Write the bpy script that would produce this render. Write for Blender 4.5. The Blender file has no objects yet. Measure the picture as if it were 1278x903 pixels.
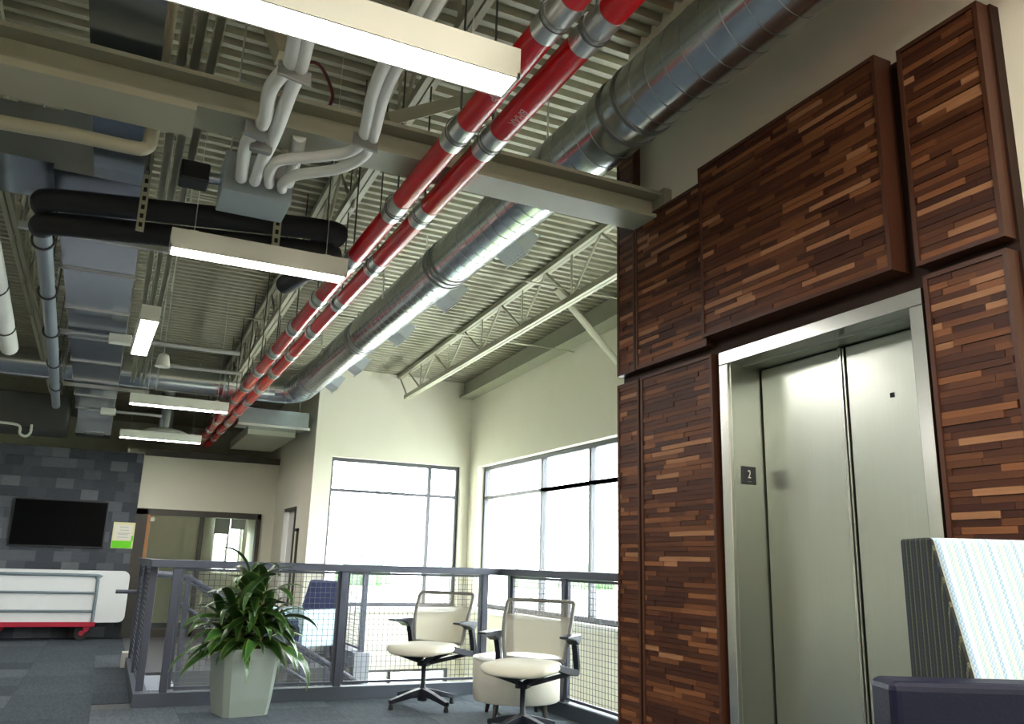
import bpy, bmesh, math, random
from mathutils import Vector, Matrix
random.seed(7)
SC = bpy.context.scene
COL = SC.collection
PI = math.pi

# ------------------------------------------------------------------ camera
H = 1.20
F, PITCH, YAW, ROLL = 1026.0, 0.2422, 0.4417, 0.02924
fw = Vector((math.sin(YAW)*math.cos(PITCH), math.cos(YAW)*math.cos(PITCH), math.sin(PITCH)))
rt = Vector((math.cos(YAW), -math.sin(YAW), 0)); up = rt.cross(fw)
rt2 = math.cos(ROLL)*rt + math.sin(ROLL)*up
up2 = -math.sin(ROLL)*rt + math.cos(ROLL)*up
CAMP = Vector((0, 0, H))
cd = bpy.data.cameras.new('camera'); cam = bpy.data.objects.new('camera', cd); COL.objects.link(cam)
M = Matrix((( rt2.x, up2.x, -fw.x, 0), (rt2.y, up2.y, -fw.y, 0), (rt2.z, up2.z, -fw.z, H), (0, 0, 0, 1)))
cam.matrix_world = M
cd.sensor_fit = 'HORIZONTAL'; cd.sensor_width = 36; cd.lens = F/1278*36
cd.clip_start = 0.05; cd.clip_end = 300
SC.camera = cam

# ------------------------------------------------------------------ world, exposure
SC.view_settings.view_transform = 'Standard'
SC.view_settings.look = 'None'
SC.view_settings.gamma = 1.0
SC.view_settings.use_curve_mapping = False
SC.view_settings.exposure = 1.9
w = bpy.data.worlds.new('overcast_sky'); SC.world = w; w.use_nodes = True
bg = w.node_tree.nodes['Background']
bg.inputs[0].default_value = (0.93, 0.97, 1.0, 1); bg.inputs[1].default_value = 7.0
LAMP = 26.0

def ray(x, y):
    return rt2*((x-639)/F) - up2*((y-451.5)/F) + fw
def at(x, y, ax, v):
    d = ray(x, y); t = (v-CAMP[ax])/d[ax]
    return CAMP + d*t
def Xp(x, y, v): return at(x, y, 0, v)
def Yp(x, y, v): return at(x, y, 1, v)
def Zp(x, y, v): return at(x, y, 2, v)

# ------------------------------------------------------------------ materials
MATS = {}
def nm(name):
    m = bpy.data.materials.new(name); m.use_nodes = True
    nt = m.node_tree; b = nt.nodes['Principled BSDF']
    MATS[name] = m
    return m, nt, b
def N(nt, t, **kw):
    n = nt.nodes.new(t)
    for k, v in kw.items():
        if k in n.inputs: n.inputs[k].default_value = v
        else: setattr(n, k, v)
    return n
def rgb(c): return (c[0], c[1], c[2], 1)
def simple(name, col, rough=0.5, metal=0.0, var=0.06, scale=8, bump=0.0, bscale=60, coat=0.0, stretch=None, spec=0.5):
    m, nt, b = nm(name)
    b.inputs['Roughness'].default_value = rough; b.inputs['Metallic'].default_value = metal
    b.inputs['Specular IOR Level'].default_value = spec
    if coat: b.inputs['Coat Weight'].default_value = coat; b.inputs['Coat Roughness'].default_value = 0.12
    tc = N(nt, 'ShaderNodeTexCoord')
    src = tc.outputs['Object']
    if stretch:
        mp = N(nt, 'ShaderNodeMapping'); mp.inputs['Scale'].default_value = stretch
        nt.links.new(src, mp.inputs[0]); src = mp.outputs[0]
    nz = N(nt, 'ShaderNodeTexNoise', Scale=scale, Detail=4.0); nt.links.new(src, nz.inputs['Vector'])
    mx = N(nt, 'ShaderNodeMix', data_type='RGBA')
    mx.inputs[6].default_value = rgb([max(0, c*(1-var)) for c in col]); mx.inputs[7].default_value = rgb([min(1, c*(1+var)) for c in col])
    nt.links.new(nz.outputs['Fac'], mx.inputs[0]); nt.links.new(mx.outputs[2], b.inputs['Base Color'])
    if bump:
        n2 = N(nt, 'ShaderNodeTexNoise', Scale=bscale, Detail=3.0); nt.links.new(src, n2.inputs['Vector'])
        bp = N(nt, 'ShaderNodeBump', Strength=bump, Distance=0.01); nt.links.new(n2.outputs['Fac'], bp.inputs['Height'])
        nt.links.new(bp.outputs[0], b.inputs['Normal'])
    return m
def emis(name, col, st):
    m, nt, b = nm(name)
    b.inputs['Base Color'].default_value = rgb(col)
    b.inputs['Emission Color'].default_value = rgb(col); b.inputs['Emission Strength'].default_value = st
    return m
def glass(name, tint, refl=0.08):
    m, nt, b = nm(name); nt.nodes.remove(b)
    out = nt.nodes['Material Output']
    t = N(nt, 'ShaderNodeBsdfTransparent'); t.inputs[0].default_value = rgb(tint)
    g = N(nt, 'ShaderNodeBsdfGlossy'); g.inputs['Roughness'].default_value = 0.02
    lw = N(nt, 'ShaderNodeLayerWeight'); pw = N(nt, 'ShaderNodeMath', operation='POWER'); pw.inputs[1].default_value = 5.0
    nt.links.new(lw.outputs['Facing'], pw.inputs[0])
    fr = N(nt, 'ShaderNodeMath', operation='MULTIPLY_ADD'); fr.inputs[1].default_value = 0.8; fr.inputs[2].default_value = 0.03
    nt.links.new(pw.outputs[0], fr.inputs[0])
    mx = N(nt, 'ShaderNodeMixShader')
    nt.links.new(fr.outputs[0], mx.inputs[0]); nt.links.new(t.outputs[0], mx.inputs[1]); nt.links.new(g.outputs[0], mx.inputs[2])
    nt.links.new(mx.outputs[0], out.inputs[0])
    return m
def strips(name, stops, rough=0.4, tiny=0.12, stretch=(3, 40, 40), coat=0.0, spec=0.5):
    """colour picked per object, with grain"""
    m, nt, b = nm(name)
    oi = N(nt, 'ShaderNodeObjectInfo'); cr = N(nt, 'ShaderNodeValToRGB'); cr.color_ramp.interpolation = 'CONSTANT'
    el = cr.color_ramp.elements
    for i, (p, c) in enumerate(stops):
        e = el[i] if i < 2 else el.new(p)
        e.position = p; e.color = rgb(c)
    nt.links.new(oi.outputs['Random'], cr.inputs[0])
    tc = N(nt, 'ShaderNodeTexCoord'); mp = N(nt, 'ShaderNodeMapping'); mp.inputs['Scale'].default_value = stretch
    geo = N(nt, 'ShaderNodeNewGeometry')
    nt.links.new(geo.outputs['Position'], mp.inputs[0])
    nz = N(nt, 'ShaderNodeTexNoise', Scale=1.0, Detail=5.0); nt.links.new(mp.outputs[0], nz.inputs['Vector'])
    hs = N(nt, 'ShaderNodeHueSaturation')
    ma = N(nt, 'ShaderNodeMapRange'); ma.inputs[3].default_value = 1-tiny*2; ma.inputs[4].default_value = 1+tiny*2
    nt.links.new(nz.outputs['Fac'], ma.inputs[0]); nt.links.new(ma.outputs[0], hs.inputs['Value'])
    nt.links.new(cr.outputs[0], hs.inputs['Color']); nt.links.new(hs.outputs[0], b.inputs['Base Color'])
    b.inputs['Roughness'].default_value = rough; b.inputs['Specular IOR Level'].default_value = spec
    if coat: b.inputs['Coat Weight'].default_value = coat
    return m

simple('cream_paint', (0.75, 0.73, 0.60), 0.75, var=0.03, scale=3, bump=0.05, bscale=180)
simple('white_trim', (0.8, 0.8, 0.76), 0.5, var=0.02)
simple('carpet_base', (0.10, 0.105, 0.11), 0.95, var=0.2, scale=30)
strips('carpet_tiles', [(0, (0.060, 0.075, 0.090)), (0.35, (0.067, 0.083, 0.098)), (0.7, (0.055, 0.069, 0.083)), (0.86, (0.090, 0.107, 0.124)), (0.95, (0.048, 0.060, 0.073))], rough=0.95, tiny=0.28, stretch=(60, 9, 60), spec=0.15)
simple('deck_paint', (0.34, 0.33, 0.24), 0.55, var=0.05, scale=4)
simple('steel_paint', (0.33, 0.335, 0.25), 0.5, var=0.08, scale=5)
simple('joist_paint', (0.40, 0.385, 0.28), 0.5, var=0.06, scale=5)
simple('dark_steel', (0.06, 0.06, 0.055), 0.5, var=0.1)
simple('galvanized', (0.60, 0.64, 0.65), 0.22, 0.97, var=0.12, scale=26, bump=0.008, bscale=14)
simple('galv_flat', (0.44, 0.50, 0.58), 0.22, 0.95, var=0.12, scale=18, bump=0.02, bscale=6)
simple('zinc', (0.66, 0.67, 0.66), 0.3, 0.9, var=0.1, scale=20)
simple('seam_steel', (0.30, 0.31, 0.31), 0.35, 0.9, var=0.1)
simple('outlet_steel', (0.55, 0.59, 0.62), 0.45, 0.3, var=0.06)
simple('box_steel', (0.42, 0.48, 0.52), 0.5, 0.3, var=0.05)
simple('red_paint', (0.64, 0.008, 0.015), 0.25, var=0.06, coat=0.25)
simple('coil_red', (0.10, 0.008, 0.02), 0.5)
simple('print_pink', (0.72, 0.45, 0.5), 0.5)
simple('white_wrap', (0.78, 0.79, 0.74), 0.55, var=0.04, bump=0.15, bscale=30)
simple('grey_clamp', (0.30, 0.31, 0.30), 0.45, 0.6)
simple('black_foam', (0.012, 0.013, 0.015), 0.7, var=0.2, bump=0.1)
simple('black_metal', (0.02, 0.022, 0.026), 0.38, var=0.1)
simple('black_plastic', (0.018, 0.019, 0.022), 0.42, var=0.1)
simple('pipe_blue', (0.26, 0.31, 0.36), 0.4, 0.4)
simple('fixture_white', (0.78, 0.79, 0.70), 0.5, var=0.02)
simple('rail_paint', (0.062, 0.070, 0.098), 0.42, var=0.06)
simple('curb_paint', (0.065, 0.08, 0.105), 0.6, var=0.06)
simple('mesh_wire', (0.10, 0.11, 0.13), 0.4, 0.5)
simple('pale_concrete', (0.55, 0.55, 0.50), 0.8)
simple('stainless', (0.50, 0.53, 0.47), 0.30, 1.0, var=0.05, scale=4, stretch=(1, 60, 0.6), bump=0.02, bscale=6)
simple('stainless_frame', (0.62, 0.63, 0.59), 0.25, 1.0, var=0.05, scale=4, stretch=(1, 60, 0.6))
simple('black_gap', (0.006, 0.006, 0.006), 0.8)
strips('walnut', [(0, (0.038, 0.012, 0.006)), (0.22, (0.055, 0.018, 0.008)), (0.45, (0.080, 0.028, 0.011)), (0.66, (0.115, 0.042, 0.016)), (0.82, (0.17, 0.066, 0.025)), (0.93, (0.26, 0.125, 0.058))], rough=0.45, tiny=0.2, stretch=(20, 6, 110), spec=0.22)
simple('walnut_edge', (0.055, 0.019, 0.009), 0.45, var=0.25, scale=5, stretch=(12, 12, 1), spec=0.35)
simple('walnut_back', (0.022, 0.009, 0.005), 0.6, var=0.2, spec=0.2)
strips('grey_tiles', [(0, (0.060, 0.068, 0.082)), (0.3, (0.085, 0.094, 0.11)), (0.55, (0.11, 0.12, 0.137)), (0.75, (0.072, 0.08, 0.095)), (0.88, (0.145, 0.155, 0.172))], rough=0.7, tiny=0.08, stretch=(8, 8, 30), spec=0.2)
simple('screen', (0.003, 0.0035, 0.004), 0.3, var=0.1, spec=0.05)
simple('leaf_soil', (0.03, 0.02, 0.012), 0.9)
simple('cane', (0.22, 0.16, 0.09), 0.8, var=0.2)
simple('planter', (0.29, 0.34, 0.30), 0.42, var=0.04)
simple('table_plastic', (0.74, 0.76, 0.76), 0.5, var=0.02)
simple('cart_red', (0.42, 0.012, 0.035), 0.4)
simple('cart_tube', (0.20, 0.26, 0.29), 0.4, 0.3)
simple('rubber', (0.02, 0.02, 0.02), 0.7)
simple('seat_cream', (0.66, 0.63, 0.52), 0.6, var=0.04, bump=0.06, bscale=200)
simple('frame_taupe', (0.17, 0.165, 0.15), 0.42, var=0.05)
simple('chair_black', (0.013, 0.016, 0.024), 0.42, var=0.1, spec=0.3)
simple('table_cream', (0.68, 0.65, 0.55), 0.65, var=0.03)
simple('table_top', (0.82, 0.81, 0.76), 0.3, var=0.02)
simple('leg_dark', (0.05, 0.045, 0.04), 0.45)
simple('navy_vinyl', (0.004, 0.0055, 0.020), 0.55, var=0.08, bump=0.08, bscale=150, spec=0.25)
simple('blue_vinyl', (0.03, 0.05, 0.16), 0.5, var=0.08)
simple('pale_blue', (0.45, 0.62, 0.70), 0.6)
simple('door_wood', (0.42, 0.18, 0.06), 0.5, var=0.15, stretch=(20, 20, 2))
simple('frame_brown', (0.055, 0.048, 0.038), 0.5, var=0.08)
simple('poster_paper', (0.80, 0.76, 0.42), 0.6, var=0.05)
simple('poster_pale', (0.84, 0.80, 0.70), 0.6, var=0.03)
simple('poster_green', (0.16, 0.72, 0.01), 0.6)
simple('poster_grey', (0.42, 0.50, 0.45), 0.6)
simple('stair_grey', (0.24, 0.26, 0.30), 0.7)
simple('roof_white', (0.85, 0.86, 0.85), 0.7)
simple('grass', (0.22, 0.34, 0.08), 0.9, var=0.25, scale=2)
simple('roof_low_bounce', (0.20, 0.20, 0.19), 0.9)
simple('low_bounce', (0.045, 0.045, 0.047), 0.9)
simple('tree_green', (0.045, 0.085, 0.035), 0.9, var=0.35, scale=3)
simple('unit_grey', (0.20, 0.21, 0.22), 0.6)
simple('window_frame', (0.07, 0.072, 0.085), 0.45)
simple('blind_grey', (0.25, 0.27, 0.26), 0.7)
glass('clear_glass', (0.97, 0.985, 0.98))
glass('door_glass', (0.90, 0.93, 0.90))
emis('lamp_lens', (1.0, 0.965, 0.92), LAMP)
emis('added_bell_lens', (1.0, 0.93, 0.81), 38.0)

# leaf with pale margins
m, nt, b = nm('leaf')
uvn = N(nt, 'ShaderNodeUVMap'); sp = N(nt, 'ShaderNodeSeparateXYZ'); nt.links.new(uvn.outputs[0], sp.inputs[0])
ab = N(nt, 'ShaderNodeMath', operation='ABSOLUTE'); sb = N(nt, 'ShaderNodeMath', operation='SUBTRACT'); sb.inputs[1].default_value = 0.5
nt.links.new(sp.outputs[0], sb.inputs[0]); nt.links.new(sb.outputs[0], ab.inputs[0])
cr = N(nt, 'ShaderNodeValToRGB'); e = cr.color_ramp.elements
e[0].position = 0.0; e[0].color = (0.018, 0.058, 0.011, 1); e[1].position = 0.5; e[1].color = (0.17, 0.24, 0.04, 1)
k = cr.color_ramp.elements.new(0.39); k.color = (0.024, 0.075, 0.013, 1)
nt.links.new(ab.outputs[0], cr.inputs[0])
oi = N(nt, 'ShaderNodeObjectInfo'); hs = N(nt, 'ShaderNodeHueSaturation'); mr = N(nt, 'ShaderNodeMapRange')
mr.inputs[3].default_value = 0.55; mr.inputs[4].default_value = 1.35
nt.links.new(oi.outputs['Random'], mr.inputs[0]); nt.links.new(mr.outputs[0], hs.inputs['Value'])
nt.links.new(cr.outputs[0], hs.inputs['Color']); nt.links.new(hs.outputs[0], b.inputs['Base Color'])
b.inputs['Roughness'].default_value = 0.32

# back mesh of the task chairs: woven net, half open
m, nt, b = nm('net_fabric'); out = nt.nodes['Material Output']
b.inputs['Base Color'].default_value = (0.52, 0.49, 0.40, 1); b.inputs['Roughness'].default_value = 0.7
t = N(nt, 'ShaderNodeBsdfTransparent'); mx = N(nt, 'ShaderNodeMixShader')
uvn = N(nt, 'ShaderNodeUVMap'); sp = N(nt, 'ShaderNodeSeparateXYZ'); nt.links.new(uvn.outputs[0], sp.inputs[0])
cr = N(nt, 'ShaderNodeValToRGB'); cr.color_ramp.elements[0].color = (0.68, 0.68, 0.68, 1); cr.color_ramp.elements[0].position = 0.62
cr.color_ramp.elements[1].color = (0.30, 0.30, 0.30, 1); cr.color_ramp.elements[1].position = 0.80
nt.links.new(sp.outputs[1], cr.inputs[0]); nt.links.new(cr.outputs[0], mx.inputs[0])
nt.links.new(t.outputs[0], mx.inputs[1]); nt.links.new(b.outputs[0], mx.inputs[2]); nt.links.new(mx.outputs[0], out.inputs[0])

# woven striped upholstery, stripes along local x, dotted along z
def woven(name, bands, dots):
    m, nt, b = nm(name)
    uvn = N(nt, 'ShaderNodeUVMap'); sp = N(nt, 'ShaderNodeSeparateXYZ'); nt.links.new(uvn.outputs[0], sp.inputs[0])
    mu = N(nt, 'ShaderNodeMath', operation='MULTIPLY'); mu.inputs[1].default_value = 17.0; nt.links.new(sp.outputs[0], mu.inputs[0])
    fr = N(nt, 'ShaderNodeMath', operation='FRACT'); nt.links.new(mu.outputs[0], fr.inputs[0])
    cr = N(nt, 'ShaderNodeValToRGB'); cr.color_ramp.interpolation = 'CONSTANT'
    for i, (p, c) in enumerate(bands):
        e = cr.color_ramp.elements[i] if i < 2 else cr.color_ramp.elements.new(p)
        e.position = p; e.color = rgb(c)
    nt.links.new(fr.outputs[0], cr.inputs[0])
    ck = N(nt, 'ShaderNodeTexChecker'); ck.inputs['Scale'].default_value = 1.0
    mp = N(nt, 'ShaderNodeMapping'); mp.inputs['Scale'].default_value = (260, 190, 1)
    nt.links.new(uvn.outputs[0], mp.inputs[0]); nt.links.new(mp.outputs[0], ck.inputs['Vector'])
    mx = N(nt, 'ShaderNodeMix', data_type='RGBA'); mx.inputs[7].default_value = rgb(dots)
    ml = N(nt, 'ShaderNodeMath', operation='MULTIPLY'); ml.inputs[1].default_value = 0.55
    nt.links.new(ck.outputs['Fac'], ml.inputs[0]); nt.links.new(ml.outputs[0], mx.inputs[0])
    nt.links.new(cr.outputs[0], mx.inputs[6]); nt.links.new(mx.outputs[2], b.inputs['Base Color'])
    b.inputs['Roughness'].default_value = 0.85
    return m
woven('stripe_fabric', [(0, (0.34, 0.45, 0.50)), (0.12, (0.45, 0.52, 0.47)), (0.22, (0.20, 0.36, 0.50)), (0.36, (0.50, 0.55, 0.56)), (0.55, (0.30, 0.45, 0.49)), (0.7, (0.47, 0.53, 0.45)), (0.85, (0.27, 0.42, 0.53))], (0.56, 0.61, 0.64))
woven('stripe_shaded', [(0, (0.008, 0.015, 0.013)), (0.14, (0.09, 0.095, 0.045)), (0.24, (0.004, 0.007, 0.007)), (0.42, (0.015, 0.035, 0.06)), (0.5, (0.007, 0.013, 0.011)), (0.72, (0.10, 0.11, 0.065)), (0.82, (0.003, 0.005, 0.006))], (0.003, 0.005, 0.0055))  # darker stripes, shade on the seat's side panel put into the colour

# ------------------------------------------------------------------ geometry helpers
class MB:
    def __init__(s): s.v = []; s.f = []; s.sm = []; s.uv = {}
    def add(s, vs, fs, smooth=False):
        o = len(s.v); s.v += [tuple(p) for p in vs]
        for f in fs: s.f.append([i+o for i in f]); s.sm.append(smooth)
        return s
    def box(s, a, b):
        x0, x1 = sorted((a[0], b[0])); y0, y1 = sorted((a[1], b[1])); z0, z1 = sorted((a[2], b[2]))
        return s.add([(x0,y0,z0),(x1,y0,z0),(x1,y1,z0),(x0,y1,z0),(x0,y0,z1),(x1,y0,z1),(x1,y1,z1),(x0,y1,z1)],
              [(0,3,2,1),(4,5,6,7),(0,1,5,4),(1,2,6,5),(2,3,7,6),(3,0,4,7)])
    def cbox(s, c, d): return s.box([c[i]-d[i]/2 for i in range(3)], [c[i]+d[i]/2 for i in range(3)])
    def prism(s, poly, z0, z1):
        n = len(poly)
        ar = sum(poly[i][0]*poly[(i+1)%n][1]-poly[(i+1)%n][0]*poly[i][1] for i in range(n))
        if ar < 0: poly = poly[::-1]
        vs = [(p[0], p[1], z0) for p in poly] + [(p[0], p[1], z1) for p in poly]
        return s.add(vs, [list(range(n))[::-1], list(range(n, 2*n))] + [(i, (i+1)%n, n+(i+1)%n, n+i) for i in range(n)])
    def loft(s, rings, smooth=True, cap=True, closed=True):
        n = len(rings[0]); vs = [p for r in rings for p in r]; fs = []
        for j in range(len(rings)-1):
            for i in range(n if closed else n-1):
                fs.append((j*n+i, j*n+(i+1)%n, (j+1)*n+(i+1)%n, (j+1)*n+i))
        s.add(vs, fs, smooth)
        if cap and closed:
            s.add(rings[0], [list(range(n))[::-1]]); s.add(rings[-1], [list(range(n))])
        return s
    def tube(s, pts, r, n=10, cap=True, sq=False, w=None, h=None):
        pts = [Vector(p) for p in pts]; rings = []; prev = None
        for i, p in enumerate(pts):
            if i == 0: d = pts[1]-p
            elif i == len(pts)-1: d = p-pts[-2]
            else: d = (pts[i+1]-p).normalized() + (p-pts[i-1]).normalized()
            if d.length < 1e-9: d = Vector((0,0,1))
            d.normalize()
            if prev is None:
                a = Vector((0,0,1)) if abs(d.z) < 0.9 else Vector((1,0,0))
                u = d.cross(a).normalized()
            else: u = (prev - d*prev.dot(d)).normalized()
            prev = u; v = d.cross(u)
            ri = r[i] if isinstance(r, (list, tuple)) else r
            rings.append([p + (u*math.cos(2*PI*k/n) + v*math.sin(2*PI*k/n))*ri for k in range(n)])
        return s.loft(rings, True, cap)
    def bar(s, a, b, w, h, upv=(0,0,1)):
        a = Vector(a); b = Vector(b); d = (b-a).normalized(); upv = Vector(upv)
        if abs(d.dot(upv)) > 0.98: upv = Vector((1,0,0))
        u = d.cross(upv).normalized()*w/2; v = u.cross(d).normalized()*h/2
        r = lambda p: [p-u-v, p+u-v, p+u+v, p-u+v]
        return s.loft([r(a), r(b)], False)
    def lathe(s, prof, c=(0,0,0), n=24, smooth=True):
        rings = [[(c[0]+r*math.cos(2*PI*k/n), c[1]+r*math.sin(2*PI*k/n), c[2]+z) for k in range(n)] for r, z in prof]
        return s.loft(rings, smooth)
    def build(s, name, mat, parent=None, bevel=0, seg=2, uv=None):
        me = bpy.data.meshes.new(name); me.from_pydata(s.v, [], s.f); me.update()
        for p, q in zip(me.polygons, s.sm): p.use_smooth = q
        if uv:
            ul = me.uv_layers.new(name='UVMap')
            for l in me.loops: ul.data[l.index].uv = uv(Vector(s.v[l.vertex_index]), l.vertex_index)
        if bevel:
            bm = bmesh.new(); bm.from_mesh(me); bmesh.ops.remove_doubles(bm, verts=bm.verts, dist=1e-5)
            ed = [e for e in bm.edges if len(e.link_faces) == 2 and e.calc_face_angle(0) > 0.5]
            bmesh.ops.bevel(bm, geom=ed, offset=bevel, segments=seg, affect='EDGES', profile=0.5, clamp_overlap=True)
            bm.to_mesh(me); bm.free()
        me.materials.append(MATS[mat] if isinstance(mat, str) else mat)
        o = bpy.data.objects.new(name, me); COL.objects.link(o)
        if parent: o.parent = parent
        return o
def tag(o, label=None, cat=None, group=None, kind=None):
    if label: o['label'] = label
    if cat: o['category'] = cat
    if group: o['group'] = group
    if kind: o['kind'] = kind
    return o
def empty(name, loc=(0,0,0), rz=0, label=None, cat=None, group=None):
    o = bpy.data.objects.new(name, None); COL.objects.link(o); o.location = loc; o.rotation_euler = (0,0,rz)
    o.empty_display_size = 0.1
    return tag(o, label, cat, group)
def box(name, a, b, mat, parent=None, bevel=0): return MB().box(a, b).build(name, mat, parent, bevel)
def struct(o, label=None): o['kind'] = 'structure'; (label and o.__setitem__('label', label)); return o
def copy_tree(o, parent=None):
    c = o.copy(); COL.objects.link(c); c.parent = parent
    for ch in list(o.children): copy_tree(ch, c)
    return c
def bez(pts, n=6):
    """Catmull-Rom through pts"""
    P = [Vector(p) for p in pts]; P = [P[0]*2-P[1]] + P + [P[-1]*2-P[-2]]; out = []
    for i in range(1, len(P)-2):
        for k in range(n):
            t = k/n; a, b_, c, d = P[i-1], P[i], P[i+1], P[i+2]
            out.append(0.5*((2*b_)+(c-a)*t+(2*a-5*b_+4*c-d)*t*t+(3*b_-a-3*c+d)*t**3))
    out.append(P[-2]); return out
UNIT = {}
def piece(name, a, b, mat, parent):
    """a box piece sharing one unit mesh"""
    if mat not in UNIT:
        mb = MB().cbox((0,0,0), (1,1,1)); me = bpy.data.meshes.new('piece'); me.from_pydata(mb.v, [], mb.f); me.update()
        me.materials.append(MATS[mat]); UNIT[mat] = me
    o = bpy.data.objects.new(name, UNIT[mat]); COL.objects.link(o)
    o.location = [(a[i]+b[i])/2 for i in range(3)]; o.scale = [abs(b[i]-a[i]) for i in range(3)]
    if parent: o.parent = parent
    return o

# ------------------------------------------------------------------ the room
W = 2.36          # front of the wood panels
CW = 2.46         # cream wall plane behind them
YE = 3.68         # far end of the elevator wall
YF, XR, XS, YB = 11.36, 4.73, 2.41, 14.03
LOW = -3.4
def deck(y): return 3.86 + 0.045*(11.36-y)
RY = 7.70         # front railing
XRR = 3.60        # right railing

floor = MB()
floor.box((-6, -4, -0.3), (CW, RY+0.05, 0)); floor.box((CW, YE+.12, -0.3), (XRR+.05, RY+.05, 0))
floor.box((-6, RY+.05, -0.3), (0.42, 17, 0)); floor.box((0.42, 9.9, -0.3), (2.75, YF, 0)); floor.box((0.42, YF, -.3), (XS+.15, 17, 0))
fl = struct(floor.build('floor', 'carpet_base'))
T = 0.61
for ix in range(-5, 6):
    for iy in range(6, 23):
        x0, y0 = ix*T+0.05, iy*T
        x1, y1 = x0+T-.002, y0+T-.002
        if y0 > RY-.1: x1 = min(x1, 0.38)
        else:
            if x1 > .33: y1 = min(y1, RY-.06)
            x1 = min(x1, XRR-.06)
        if y0 < YE+.1: x1 = min(x1, W-.02)
        if x1-x0 < .05 or y1-y0 < .05: continue
        if y1 > YB: y1 = YB-.01
        piece('carpet_tile', (x0, y0, 0), (x1, y1, 0.006), 'carpet_tiles', fl)

# corrugated roof deck
prof = []; y = -4.0; PD = 0.108; DH = 0.042
while y < 17:
    prof += [(y, 0), (y+.038, 0), (y+.050, DH), (y+.096, DH)]; y += PD
mb = MB(); vs = []
for (yy, dz) in prof:
    for xx in (-6.1, 4.9): vs.append((xx, yy, deck(yy)+dz))
fs = [(2*i, 2*i+1, 2*i+3, 2*i+2) for i in range(len(prof)-1)]
mb.add(vs, fs)
struct(mb.build('ceiling', 'deck_paint'), 'corrugated cream roof deck')
sl = MB().add([(-6.1,-4.1,deck(-4.1)+.06),(4.9,-4.1,deck(-4.1)+.06),(4.9,17,deck(17)+.06),(-6.1,17,deck(17)+.06),(-6.1,-4.1,deck(-4.1)+.16),(4.9,-4.1,deck(-4.1)+.16),(4.9,17,deck(17)+.16),(-6.1,17,deck(17)+.16)],
   [(0,3,2,1),(4,5,6,7),(0,1,5,4),(1,2,6,5),(2,3,7,6),(3,0,4,7)]).build('roof_slab', 'roof_white'); struct(sl)

# elevator wall (cream) with the door opening, and the shaft end
EY0, EY1, EZ = 1.845, 2.79, 2.10
mb = MB()
mb.box((CW, -4, 0), (CW+.12, EY0, 4.6)); mb.box((CW, EY1, 0), (CW+.12, YE, 4.6)); mb.box((CW, EY0, EZ), (CW+.12, EY1, 4.6))
mb.box((CW+.12, YE-.12, LOW), (XR+.1, YE, 4.6))
struct(mb.build('wall_elevator', 'cream_paint'), 'cream painted wall above and around the wood panelling')
mb = MB(); mb.box((CW, YE-.02, LOW), (XR, YE+.01, -.3)); struct(mb.build('wall_shaft', 'cream_paint'))

def wall_with_windows(name, axis, v, t, u0, u1, z0, z1, holes, mat='cream_paint'):
    """axis 0: plane X=v, u is Y; axis 1: plane Y=v, u is X"""
    mb = MB(); us = sorted({u0, u1, *[h[0] for h in holes], *[h[1] for h in holes]})
    for a, b_ in zip(us[:-1], us[1:]):
        hs_ = sorted([(h[2], h[3]) for h in holes if h[0] <= a+1e-6 and h[1] >= b_-1e-6]); z = z0
        for (p, q) in hs_+[(z1, z1)]:
            if p > z+1e-4:
                if axis == 0: mb.box((v, a, z), (v+t, b_, p))
                else: mb.box((a, v, z), (b_, v+t, p))
            z = q
    return struct(mb.build(name, mat))
WZ0, WZ1 = 0.62, 2.58
wall_with_windows('wall_right', 0, XR, .25, YE, YF+.25, LOW, 4.3, [(4.4, 11.05, WZ0, WZ1)])
wall_with_windows('wall_far', 1, YF, .25, XS, XR, LOW, 4.3, [(2.66, 4.60, WZ0-.02, WZ1+.02), (2.80, 4.55, -2.9, -0.22)])
wall_with_windows('wall_side', 0, XS, .15, YF+.25, 17, -.3, 4.2, [(12.25, 13.1, 0, 1.93)])
wall_with_windows('wall_left', 0, -6.0, -.2, -4, 17, 0, 4.8, [])
wall_with_windows('wall_rear', 1, -4.0, -.2, -6, CW, 0, 4.8, [])
wall_with_windows('wall_back', 1, YB, .12, -6, XS, 0, 2.72, [(0.42, 2.17, 0, 1.88)])
wall_with_windows('wall_beyond', 1, 16.9, .1, -6, XS, 0, 4.2, [(1.80, 2.34, 0.9, 2.05)])
wall_with_windows('wall_room_left', 0, 0.1, .1, YB+.12, 16.9, 0, 2.75, [])
struct(box('wall_lower_near', (0.3, RY, LOW), (XRR+.1, RY+.05, -.3), 'cream_paint'))
struct(box('wall_lower_left', (0.30, RY, LOW), (0.42, 11.6, -.3), 'cream_paint'))
struct(box('wall_lower_side', (XRR, YE, LOW), (XRR+.05, RY, -.3), 'cream_paint'))
struct(box('floor_lower', (0.3, YE, LOW-.1), (XR+.2, YF+.2, LOW), 'pale_concrete'))
struct(box('ceiling_room', (0.1, YB+.14, 2.75), (XS, 16.9, 2.8), 'cream_paint'))

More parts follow.
